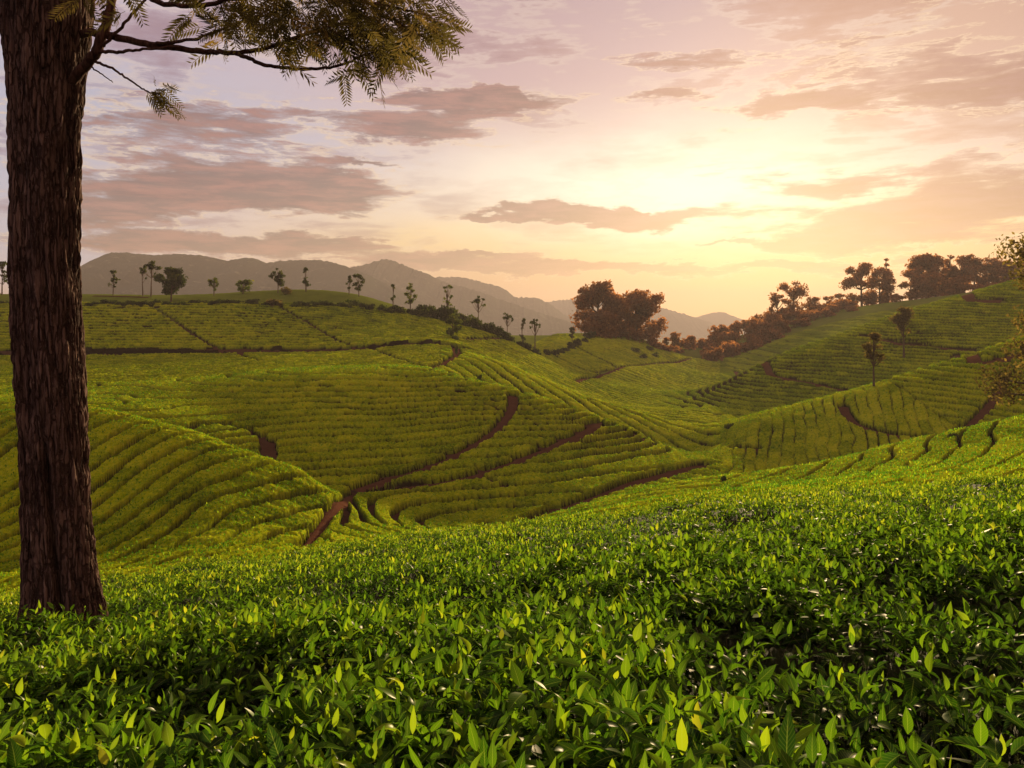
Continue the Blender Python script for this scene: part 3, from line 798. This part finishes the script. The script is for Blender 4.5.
def clump_cloud(centres, radii, counts, size, rg, squash=.75):
    out = []; ts = []
    for c, r, k in zip(centres, radii, counts):
        d = rg.normal(0, 1, (k, 3)); d /= np.linalg.norm(d, axis=1)[:,None]
        rad = r*rg.random(k)**.45*(.72+.5*vn(d[:,0]*2.3+c[0], d[:,1]*2.3+d[:,2]*2, 3))
        p = d*rad[:,None]; p[:,2] *= squash
        out.append(np.asarray(c)+p); ts.append(np.clip(.45+rg.normal(0, .17, k)+rg.normal(0, .12), 0, 1))
    C = np.concatenate(out); t = np.concatenate(ts)
    return C, size*rg.uniform(.6, 1.3, len(C)), t
tree_seed = [100]
def tree(name, label, cat, loc, h, w, style, mat, group=None, cardpx=1.35, dens=1.0, sink=.5):
    tree_seed[0] += 1; rg = np.random.default_rng(tree_seed[0])
    x, y, z = loc; root = empty(name, (x, y, z), label, cat, group)
    D = max(y, 20); size = cardpx*D/F
    bare = {'thin': .50, 'wispy': .30, 'umbrella': .55, 'round': .09, 'heart': .30, 'twotier': .12, 'column': .08, 'spread': .10, 'snag': .35}[style]
    C = []; Rr = []
    hw = w/2
    if style == 'umbrella':
        for k in range(14):
            a = rg.uniform(0, 6.28); q = hw*rg.uniform(.1, .95); C.append((q*math.cos(a), q*math.sin(a), h*(rg.uniform(.80, .95)-.12*(q/hw)**2))); Rr.append(hw*rg.uniform(.16, .36))
    elif style == 'twotier':
        for k in range(4): C.append((hw*rg.uniform(-.4,.5), hw*rg.uniform(-.4,.4), h*rg.uniform(.22,.50))); Rr.append(hw*rg.uniform(.45,.65))
        for k in range(4): C.append((hw*rg.uniform(-.35,.35), hw*rg.uniform(-.3,.3), h*rg.uniform(.76,.92))); Rr.append(hw*rg.uniform(.35,.5))
    elif style == 'column':
        for k in range(9): f = (k+.5)/9; C.append((hw*.2*rg.normal(), hw*.2*rg.normal(), h*(.06+.9*f))); Rr.append(hw*(1.0-.75*f)*rg.uniform(.8, 1.1))
    elif style == 'snag':
        for k in range(6): C.append((hw*rg.uniform(-.7,.7), hw*rg.uniform(-.6,.6), h*rg.uniform(.5,.95))); Rr.append(hw*rg.uniform(.16,.3))
    else:
        n = {'thin': 22, 'wispy': 17, 'round': 24, 'heart': 16, 'spread': 26}[style]
        for k in range(n):
            f = rg.random(); zz = bare+(1-bare)*f
            prof = {'thin': math.sin(math.pi*min(1, .12+.85*f))**.6, 'wispy': math.sin(math.pi*(.15+.75*f))**.7, 'round': math.sin(math.pi*(.14+.74*f))**.5, 'heart': math.sin(math.pi*(.18+.6*f))**.7, 'spread': math.sin(math.pi*(.22+.64*f))**.55}[style]
            a = rg.uniform(0, 6.28); q = hw*prof*rg.uniform(.25, .95)
            C.append((q*math.cos(a), q*math.sin(a), h*min(zz, .93))); Rr.append(hw*rg.uniform(.20, .46)*(1.25 if style in ('round','spread') else 1.12))
    C = np.array(C); Rr = np.array(Rr)
    counts = np.maximum(12, (dens*5.5*(Rr/size)**2*{'wispy': .8, 'snag': .7, 'thin': .9}.get(style, 1.1))).astype(int); counts = np.minimum(counts, 1500)
    P, s, t = clump_cloud(C, Rr, counts, size, rg)
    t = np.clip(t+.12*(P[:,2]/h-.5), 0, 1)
    cr = Acc(); cr.add(*cards(P, s, rg, t)); 
    tr = Acc(); r0 = max(.018*h, .45*D/F) if style in ('thin','umbrella','snag','wispy') else max(.024*h, .5*D/F)
    topz = h*(.80 if style != 'column' else .9)
    lean = rg.normal(0, .02, 2)*h
    pts = spline([(0, 0, -sink), (0, 0, 0), (lean[0]*.5, lean[1]*.5, h*.35), (lean[0], lean[1], topz)], 10)
    tr.add(*tube(pts, np.linspace(r0*1.25, r0*.3, 10), 7, .2))
    for c, r in zip(C, Rr):
        f = np.clip((c[2]-.35*r)/topz*.72, .12, .95); b = pts[2+int(f*7)]
        mid = (b+c)/2+np.array([0, 0, -.05*h*rg.random()])
        tr.add(*tube(spline([b, mid, c], 6), np.linspace(r0*.5, r0*.12, 6), 5))
    tr.build('trunk', M_TRUNK, root); cr.build('crown', CROWN[mat], root, smooth=False)
    return root
def at(px, d, up=0.0, base_soil=True):
    X = (px-512)/F*d; return (X, d, ground(X, d)-(.45 if base_soil else 0)+up)
def at_py(px, py, dmin):
    x, y, z = hit(px, py, dmin); return (x, y, z-.3)
def tpx(name, label, cat, px, d, top, wpx, style, mat, group=None, **k):
    x, y, z = at(px, d); h = (HOR-top)/F*d - z
    return tree(name, label, cat, (x, y, z), max(h, 1.2), wpx*d/F, style, mat, group, **k)

RID = 'small trees standing along the left ridge'
# the ridge on the left
tpx('ridge_tree', 'lone small tree right of the big trunk, thin stem and tufted crown on the ridge', 'tree', 113, 131, 270, 11, 'wispy', 'dark', RID)
tpx('ridge_tree', 'half bare thin tree touching the flat topped tree on its left side', 'tree', 143, 131, 264, 11, 'snag', 'dark', RID)
tpx('flat_topped_tree', 'taller flat topped tree left of the dark round tree on the ridge', 'tree', 151, 130, 260, 20, 'umbrella', 'dark', RID, dens=1.2)
tpx('round_tree', 'dark dense round tree, the broadest on the left ridge', 'tree', 171, 124, 268, 24, 'round', 'dark', RID, dens=1.8)
tpx('ridge_tree', 'small heart shaped tree between the dark round tree and the low bushy tree', 'tree', 214, 131, 277, 11, 'heart', 'green', RID)
tpx('bushy_tree', 'low wide bushy tree on the left ridge, broader than tall', 'tree', 243, 131, 281, 19, 'heart', 'green', RID)
tpx('ridge_tree', 'upright oval tree beside the reddish bush on the left ridge', 'tree', 278, 131, 267, 14, 'wispy', 'dark', RID, dens=1.8)
tpx('two_tiered_tree', 'tree with two separate tufts one above the other on the grassy mound', 'tree', 306, 132, 266, 9.5, 'twotier', 'dark', RID, dens=1.3)
tpx('ridge_tree', 'slender little tree, left one of the close pair on the grassy mound', 'tree', 349, 132, 275, 6, 'wispy', 'dark', RID)
tpx('ridge_tree', 'fuller little tree, right one of the close pair on the grassy mound', 'tree', 359, 132, 274.5, 12, 'heart', 'dark', RID, dens=1.4)
tpx('ridge_tree', 'stunted thin tree where the grassy mound meets the shrub line', 'tree', 393, 130, 283, 6, 'twotier', 'dark', RID)
tpx('ridge_tree', 'pointed bushy tree at the upper end of the tall shrub line', 'tree', 410, 128, 282, 12, 'wispy', 'green', RID, dens=1.7)
tpx('ridge_tree', 'pale see through tree rising from the tall shrubs before the cone shaped mountain', 'tree', 447.5, 130, 282, 11, 'wispy', 'green', RID, dens=.5)
tpx('flat_topped_tree', 'umbrella shaped tree above the thick dark shrubs on the descending ridge', 'tree', 478, 129, 295, 15, 'umbrella', 'dark', RID)
x, y, z = at_py(453, 338, 75)
tree('round_tree', 'small round tree standing alone in the tea field in front of the shrub line', 'tree', (x, y, z), 26*y/F, 16*y/F, 'round', 'green', dens=1.6)
tpx('ridge_tree', 'forked open tree with two leaf tufts, upper one of three on the descending ridge', 'tree', 507, 129, 312, 12, 'umbrella', 'dark', RID)
tpx('ridge_tree', 'narrow upright tree, middle one of three on the descending ridge', 'tree', 523, 129, 317, 7, 'wispy', 'dark', RID, dens=1.6)
tpx('ridge_tree', 'small umbrella topped tree, lowest of three on the descending ridge', 'tree', 535, 129, 317, 11, 'umbrella', 'dark', RID)
tpx('ridge_tree', 'spindly little tree just left of the large tree clump', 'tree', 572, 178, 327, 7, 'wispy', 'dark')
tpx('ridge_tree', 'small tree at the left border of the picture, left of the big trunk', 'tree', 2, 131, 260, 12, 'wispy', 'dark', dens=1.5)
tpx('ridge_tree', 'bushier small tree between the left border tree and the big trunk', 'tree', 11, 130, 272, 9, 'heart', 'dark')

# the large clump
CL = 'large trees of the hazy clump'
tpx('clump_tree', 'tallest tree of the clump, open leaning crown at its left end', 'tree', 598, 193, 283, 48, 'spread', 'glow_red', CL, cardpx=1.7, dens=1.15)
tpx('clump_tree', 'dense tree in the middle of the clump with the lowest top', 'tree', 620, 196, 297, 44, 'spread', 'glow_red', CL, cardpx=1.7)
tpx('clump_tree', 'round topped tree of the clump, second from its right end', 'tree', 637, 193, 293, 42, 'spread', 'glow_red', CL, cardpx=1.7, dens=1.1)
tpx('clump_tree', 'broad tree at the right end of the clump', 'tree', 649, 197, 296, 34, 'round', 'glow_red', CL, cardpx=1.7, dens=1.1)
tpx('clump_tree', 'short leafy tree filling the gap at the foot of the tallest clump tree', 'tree', 609, 190, 310, 38, 'round', 'glow_red', CL, cardpx=1.7)
# dip between the clump hill and the right ridge
tpx('dark_tree', 'dark round tree in the dip right of the clump, left of its neighbours', 'tree', 679, 205, 333, 17, 'round', 'glow_red', 'trees in the dip', dens=1.3)
tpx('dark_tree', 'middle dark tree of the dip between clump hill and reddish slope', 'tree', 690, 212, 337, 15, 'round', 'glow_red', 'trees in the dip', dens=1.3)
tpx('dark_tree', 'dark tree at the foot of the reddish wooded slope', 'tree', 704, 214, 341, 17, 'round', 'glow_red', 'trees in the dip', dens=1.3)
tpx('dark_tree', 'wispy low tree on the right shoulder of the clump hill', 'tree', 666, 198, 337, 9, 'wispy', 'glow_red', 'trees in the dip')

# the far right ridge
RR = 'trees along the far right ridge'
tpx('ridge_tree', 'tall airy tree with a spreading crown at the top of the wooded slope', 'tree', 793, 236, 280, 26, 'spread', 'glow_red', RR, dens=.8)
tpx('ridge_tree', 'lower tree leaning against the left of the tall airy tree', 'tree', 777, 234, 293, 18, 'round', 'glow_red', RR)
tpx('ridge_tree', 'small round tree right below the tall airy tree', 'tree', 812, 238, 298, 18, 'round', 'glow_red', RR)
tpx('ridge_tree', 'first of two small bushy trees left of the big dome tree', 'tree', 828, 240, 297, 12, 'round', 'glow_red', RR)
tpx('ridge_tree', 'second of two small bushy trees, touching the big dome tree', 'tree', 840, 240, 294, 12, 'round', 'glow_red', RR)
tpx('dome_tree', 'big dome shaped tree with a gap under its crown, left of the cypress', 'tree', 862, 240, 264, 30, 'round', 'glow_red', RR, dens=1.4)
tpx('dome_tree', 'rounded tree joined to the dome tree, just in front of the cypress', 'tree', 880, 240, 267, 26, 'round', 'glow_red', RR, dens=1.4)
tpx('cypress', 'narrow pointed cypress rising above the dome shaped trees', 'cypress', 887.5, 243, 255, 15, 'column', 'glow_red', RR, dens=2.0)
for k, (px, top, wd, lb) in enumerate([
    (910, 270, 18, 'lowest rounded tree at the left end of the right hand wood'),
    (922, 257, 24, 'domed tree, second from the left end of the right hand wood'),
    (936, 254, 22, 'tall tree left of the pointed top in the right hand wood'),
    (949, 253, 17, 'tree with the most pointed top in the right hand wood'),
    (961, 255, 20, 'flat headed tree right of the pointed top in the right hand wood'),
    (974, 258, 18, 'tree of the right hand wood above the bare earth bank'),
    (988, 257, 17, 'last tree of the right hand wood, showing beside the near right tree'),
    (928, 276, 22, 'short pale crowned tree in front of the domed wood tree'),
    (957, 277, 14, 'short pale tree standing in front of the middle of the right hand wood'),
    (1003, 262, 20, 'wood tree hidden in part behind the near right tree'),
    (1022, 258, 22, 'wood tree at the right border of the picture')]):
    tpx('wood_tree', lb, 'tree', px, 232 if top < 270 else 222, top, wd*1.3, 'column' if k == 3 else 'spread', 'glow_red', 'trees of the right hand wood', dens=1.3)

# two thin trees in the tea on the right and the near tree at the border
x, y, z = at_py(874, 386, 62)
tree('thin_tree', 'slim tree with a long bare stem at the crest of the nearer right tea hill', 'tree', (x, y, z), 58*y/F, 23*y/F, 'thin', 'brown', 'thin trees in the tea', dens=1.1, cardpx=1.3)
x, y, z = at_py(904, 356, 92)
tree('thin_tree', 'slim tree growing higher up on the large smooth tea hill', 'tree', (x, y, z), 52*y/F, 26*y/F, 'thin', 'brown', 'thin trees in the tea', dens=1.1, cardpx=1.3)
x, y, z = at(1046, 41)
tree('near_tree', 'near tree at the right border with loose rusty green leaf tufts', 'tree', (x, y, z), (HOR-232)/F*41-z, 100*41/F, 'spread', 'brown', dens=.55, cardpx=2.2)

# ------------------------------------------------------------------ shrubs
def shrub_mesh(seed, mat):
    rg = np.random.default_rng(seed); C = []; R = []
    for k in range(7): a = rg.uniform(0, 6.28); q = rg.uniform(0, .42); C.append((q*math.cos(a), q*math.sin(a), rg.uniform(.18, .62))); R.append(rg.uniform(.22, .36))
    P, s, t = clump_cloud(C, R, [70]*7, .085, rg); P[:,2] = np.maximum(P[:,2], .0)
    ac = Acc(); ac.add(*cards(P, s, rg, t))
    for c in C: ac.add(*tube(spline([(0,0,-.35), (c[0]*.4, c[1]*.4, .1), c], 5), np.linspace(.03, .008, 5), 4))
    o = ac.build('shrub', CROWN[mat], None, smooth=False); return o
SH = {m: [shrub_mesh(500+k+10*j, m) for k in range(3)] for j, m in enumerate(('dark','green','glow_red','brown'))}
used = set(); srg = random.Random(3)
def shrub(px, d, wpx, hpx, mat, label, group, loc=None):
    src = srg.choice(SH[mat])
    if src.name in used: o = src.copy(); COL.objects.link(o)
    else: o = src; used.add(src.name)
    x, y, z = loc or at(px, d)
    o.location = (x, y, z); o.rotation_euler = (0, 0, srg.uniform(0, 6.28)); w = wpx*y/F
    o.scale = (w, w, (hpx*y/F+.4)/.9)
    return tag(o, label, 'shrub', group)
for px in range(-30, 300, 9):
    j = srg.uniform(-3, 3)
    shrub(px+j, 120.5+srg.uniform(-.5, 1.5), srg.uniform(10, 16), srg.uniform(2.5, 6), 'dark' if srg.random() < .7 else 'green', 'low dark shrub in the hedge line between tea field and ridge grass', 'shrubs of the low hedge line')
for px in range(300, 425, 8):
    f = (px-300)/125
    shrub(px+srg.uniform(-2,2), 121.5+4*f+srg.uniform(-.5, 1), srg.uniform(9, 15), 4+5*f+srg.uniform(-1, 2), 'dark' if srg.random() < .6 else 'green', 'dark shrub along the lower edge of the grassy mound', 'shrubs below the grassy mound')
for px in range(420, 505, 6):
    f = 1-abs(px-455)/50
    shrub(px+srg.uniform(-2,2), 127+srg.uniform(-1, 1.5), srg.uniform(12, 18), 11+9*max(f,0)+srg.uniform(-2, 3), 'dark' if srg.random() < .75 else 'green', 'tall thick shrub in the dense row on the descending ridge', 'tall shrubs on the descending ridge')
for px in range(505, 592, 6):
    d = 128 if px < 535 else 128+(px-535)*1.05
    shrub(px+srg.uniform(-2,2), d, srg.uniform(8, 14), srg.uniform(4, 10), 'dark', 'dark shrub on the low saddle left of the tree clump', 'shrubs on the saddle')
shrub(275, 120, 17, 9, 'brown', 'reddish brown rounded bush at the hedge line below the oval tree', None)
shrub(286, 129, 10, 8, 'brown', 'small reddish bush on the ridge beside the oval tree', None)
for px, hp in [(585,16),(597,14),(613,16),(627,16),(640,16),(652,14),(661,9),(670,8)]:
    shrub(px, 189, 17, hp, 'glow_red', 'undergrowth bush at the foot of the tree clump', 'undergrowth of the clump')
for px, py in [(636,352),(650,350),(643,358),(655,356)]:
    shrub(px, 0, 9, 5, 'green', 'small bush among the tea rows below the tree clump', 'bushes below the clump', at_py(px, py, 100))
# the wooded slope of the right ridge
for k in range(105):
    px = srg.uniform(706, 850); f = (px-706)/144
    top = np.interp(px, [706,724,745,760,777,794,830,850], [350,336,319,308,303,300,299,298])
    d = np.interp(px, [706,740,800,850], [212,228,236,240])-srg.uniform(0, 36)*(1-.3*f)
    shrub(px, d, srg.uniform(13, 22), srg.uniform(10, 19)*(1 if px < 790 else .6), 'glow_red', 'reddish bush in the thicket covering the slope of the far right ridge', 'bushes of the reddish thicket')
for px in range(895, 1000, 7):
    shrub(px, 222+srg.uniform(-3, 3), srg.uniform(12, 18), srg.uniform(5, 10), 'glow_red', 'undergrowth bush below the right hand wood', 'undergrowth of the right hand wood')
for px, py, wd, hp, lb in [(480,379,6,6,'tiny dark bush on the bright tea spur left of the curved path'),
                          (724,484,9,5,'small dark bush on the valley floor near the gully'),
                          (457,352,4,7,'small dark bush at the bend of the path below the round tree'),
                          (730,427,11,5,'dark bush in the valley where the slopes meet'),
                          (915,296,14,9,'leafy bush before the wood on the right crest'),
                          (952,436,10,5,'dark bush by the lower end of the right track')]:
    shrub(px, 0, wd, hp, 'dark', lb, None, at_py(px, py, 40))
for v in SH.values():
    for o in v:
        if o.name not in used: bpy.data.objects.remove(o)

# ------------------------------------------------------------------ the big silver oak in front
def build_oak():
    D0 = 5.9; S_ = D0/F
    bx = (66-512)*S_; bz = -2.85
    root = empty('silver_oak_tree', (bx, D0, bz), 'big foreground tree with ridged dark bark trunk and feathery overhanging leaves', 'tree')
    def loc(px, py, d=D0): return np.array([(px-512)/F*d-bx, d-D0, (HOR-py)/F*d-bz])
    # trunk
    rows = np.array([(730,72,66),(680,70,50),(640,69,47),(610,66.5,41.5),(560,62,36.5),(500,56.5,35.5),(400,51.5,37),(330,48,36.2),(260,46,36.2),(130,46,37),(80,46.5,39),(40,46.5,43),(0,46,46),(-60,46,44),(-200,50,36),(-400,58,28)], float)
    zz = np.linspace(730, -400, 1000)
    o = np.argsort(rows[:,0]); cx = np.interp(zz, rows[o,0], rows[o,1]); hw = np.interp(zz, rows[o,0], rows[o,2])-5.5
    k = np.ones(41)/41; cx = np.convolve(np.pad(cx, 20, 'edge'), k, 'valid'); hw = np.convolve(np.pad(hw, 20, 'edge'), k, 'valid')
    th = np.linspace(0, 2*math.pi, 420, endpoint=False)
    Zg, Tg = np.meshgrid(zz, th, indexing='ij'); zm = (HOR-Zg)*S_
    R = hw[:,None]*S_*np.ones_like(Tg)
    def cyl(su, sv, oct, seed):      # noise wrapped round the trunk
        c = np.cos(Tg); s = np.sin(Tg)
        return .5*(fbm(c*su+11+.35*zm*sv, zm*sv+s*su, oct, seed)+fbm(s*su-7, zm*sv*1.1+c*su, oct, seed+9))
    swirl = Tg + .10*np.sin(zm*1.3) + .10*(cyl(1.5, 1.2, 3, 3)-.5)
    u = swirl/(2*math.pi)*60
    fis = np.abs(2*vn(u % 60, zm*4.2, 5)-1); fis2 = np.abs(2*vn((u*2.0) % 120, zm*11, 6)-1)
    pl = vn((u*1.0) % 46, zm*9, 8)
    R += .018*(fis-.5) + .012*(fis2-.5) + .008*(pl-.5) + .06*(cyl(1.6, 1.1, 4, 12)-.5)
    # buttress flutes at the base, a cleft and a knot facing the view
    low = sst(Zg, 430, 640); R *= 1+low*.13*np.cos(3*Tg+.8)
    def dth(a): return (Tg-a+math.pi) % (2*math.pi)-math.pi
    front = -math.pi/2
    R -= .075*np.exp(-(dth(front+.30+.0005*(Zg-500))/.085)**2)*sst(Zg, 425, 470)
    R -= .040*np.exp(-(dth(front-.28)/.20)**2)*sst(Zg, 130, 190)*(1-sst(Zg, 380, 470))
    R += .030*np.exp(-(dth(front+.5)/.25)**2-((Zg-150)/22)**2)
    R -= .030*np.exp(-(dth(front-.5)/.07)**2)*sst(Zg, 330, 380)*(1-sst(Zg, 560, 600))
    X = (cx[:,None]-512)*S_-bx+R*np.cos(Tg); Y = R*np.sin(Tg); Z = zm-bz
    V = np.stack([X, Y, Z], -1).reshape(-1, 3); n, m = Tg.shape; i = np.arange(n*m).reshape(n, m); j = np.roll(i, -1, 1)
    q = np.stack([i[:-1], j[:-1], j[1:], i[1:]], -1).reshape(-1, 4)
    tr = mesh('trunk', V, [q], [M_OAKBARK], parent=root, tint=np.clip(.15+.55*fis+.45*fis2*pl, 0, 1).ravel())
    # branches (picture column, row, depth) with start and end radius
    BR = [([(70,84,5.85),(85,66,5.8),(97,52,5.75),(105,30,5.75),(111,6,5.8),(118,-30,5.9),(140,-70,6)], (.040), .024),
          ([(80,34,5.9),(90,32,5.8),(120,38,5.75),(150,45,5.7),(201,51,5.65),(236,53,5.6),(267,49,5.6),(291,39,5.6),(318,30,5.65),(350,22,5.7)], .030, .009),
          ([(150,45,5.7),(175,42,5.6),(197,39,5.55),(215,32,5.5),(232,25,5.5),(262,14,5.5)], .014, .006),
          ([(97,52,5.75),(120,52,5.65),(150,49,5.6),(175,47,5.6)], .014, .007),
          ([(236,53,5.6),(250,59,5.55),(267,66,5.5),(299,69,5.45),(330,68,5.4),(349,62,5.4),(372,52,5.4),(400,42,5.4)], .015, .006),
          ([(118,-30,5.9),(146,-4,5.8),(166,5,5.7),(205,6,5.6),(226,0,5.6),(270,-6,5.6),(330,-4,5.6),(390,6,5.6),(430,16,5.6)], .022, .007),
          ([(88,60,5.8),(100,63,5.75),(115,70,5.7),(132,82,5.65),(147,92,5.6),(162,94,5.6)], .011, .004),
          ([(85,62,5.8),(95,70,5.75),(113,82,5.7)], .007, .003),
          ([(103,46,5.75),(118,30,5.7),(131,16,5.7),(145,0,5.7),(160,-25,5.7)], .012, .008),
          ([(330,30,5.65),(352,42,5.5),(365,60,5.45),(362,78,5.4)], .007, .003),
          ([(380,5,5.6),(405,28,5.6),(428,40,5.6),(446,45,5.6)], .008, .003)]
    for pts, r0, r1 in BR:
        P = np.array([loc(a, b, d) for a, b, d in pts]); P = spline(P, max(12, len(P)*6))
        P += (np.random.default_rng(len(pts)).random(P.shape)-.5)*.012
        V, q = tube(P, np.linspace(r0, r1, len(P)), 9, .12); mesh('branch', V, [q], [M_BARK], parent=root)
    # feathery leaves: a rib with pairs of narrow leaflets
    rg = np.random.default_rng(77)
    def frond(base, dr, L, ac, tn):
        dr = dr/np.linalg.norm(dr); side = np.cross(dr, rg.normal(0, 1, 3)); side /= np.linalg.norm(side)+1e-9; nrm = np.cross(side, dr)
        npair = int(rg.integers(8, 12)); t = np.linspace(.12, 1, npair)
        rib = lambda s: base+dr*(L*s)+np.array([0, 0, -1])*(L*.22*s*s)
        V = []; Fq = []
        for s in t:
            p = rib(s); ll = L*.34*(.55+.9*math.sin(math.pi*min(.95, .2+.7*s)))*.75; w = ll*.11
            for sg in (-1, 1):
                ld = side*sg*.80+dr*.68+nrm*rg.normal(0, .14)+np.array([0, 0, -.12]); ld /= np.linalg.norm(ld); wv = np.cross(ld, nrm); wv /= np.linalg.norm(wv)+1e-9
                b = len(V); V += [p, p+ld*ll*.45+wv*w, p+ld*ll, p+ld*ll*.45-wv*w]; Fq.append((b, b+1, b+2, b+3))
        for s0, s1 in ((0, .35), (.35, .7), (.7, 1)):
            b = len(V); V += [rib(s0)-side*.0022, rib(s0)+side*.0022, rib(s1)+side*.0016, rib(s1)-side*.0016]; Fq.append((b, b+1, b+2, b+3))
        ac.add(np.array(V), np.array(Fq), np.clip(np.full(len(V), tn)+rg.normal(0, .07, len(V)), 0, 1))
    CLUS = [(212,6,22,12,20),(240,28,24,20,42),(268,18,36,22,80),(305,22,32,22,80),(340,40,28,22,62),(352,14,38,20,80),(388,38,34,22,84),(415,20,32,22,80),(438,32,18,18,44),
            (402,58,22,14,40),(362,76,9,14,14),(378,62,14,14,22),(300,52,14,14,12),(285,55,18,10,10),(444,4,20,10,26),(380,-4,60,12,70),(290,-8,60,12,70),(240,50,12,10,8)]
    ac = Acc()
    def cluster(px, py, rx, ry, nf, ac, dj=.45):
        for k in range(int(nf*.52)):
            a = rg.normal(0, .54, 2); d = 5.6+rg.normal(0, dj)
            b = loc(px-14+rx*a[0], py+ry*a[1]-8, d)
            dr = np.array([rg.normal(.25+.5*a[0], .55), rg.normal(0, .55), rg.normal(-.35, .38)])
            frond(b, dr, rg.uniform(.14, .26), ac, np.clip(rg.normal(.42, .2), 0, 1))
    for c in CLUS: cluster(*c, ac)
    ac.build('foliage', M_FROND, root, smooth=False)
    ac = Acc()
    for k in range(15):
        b = loc(158+rg.normal(0, 6), 92+rg.normal(0, 3), 5.6); frond(b, np.array([rg.uniform(-.3, .9), rg.normal(0, .4), rg.uniform(-.8, .25)]), rg.uniform(.12, .22), ac, .5)
    ac.build('foliage', M_FROND, root, smooth=False)
    ac = Acc(); cluster(100, 4, 9, 12, 12, ac, .2); cluster(140, 14, 8, 10, 9, ac, .2); cluster(125, -10, 26, 8, 20, ac, .2); ac.build('foliage', M_FROND, root, smooth=False)
build_oak()

# ------------------------------------------------------------------ haze
def build_haze():
    x0, x1, y0, y1, z0, z1 = -3450, 3450, -3450, 3450, -62, 118
    V = [(x, y, z) for x in (x0, x1) for y in (y0, y1) for z in (z0, z1)]
    q = [(0,1,3,2),(4,6,7,5),(0,4,5,1),(2,3,7,6),(0,2,6,4),(1,5,7,3)]
    m = bpy.data.materials.new('haze'); m.use_nodes = True; T = NT(m.node_tree); T.n.clear(); o = T.new('ShaderNodeOutputMaterial')
    v = T.new('ShaderNodeVolumePrincipled'); v.inputs['Color'].default_value = (.30, .265, .275, 1); v.inputs['Density'].default_value = HAZE_DENSITY
    v.inputs['Anisotropy'].default_value = .30; T.l.new(v.outputs[0], o.inputs['Volume'])
    tag(mesh('haze', np.array(V, float), [np.array(q)], [m], smooth=False), 'warm evening haze filling the valleys and fading the mountains', 'haze', kind='stuff')
build_haze()
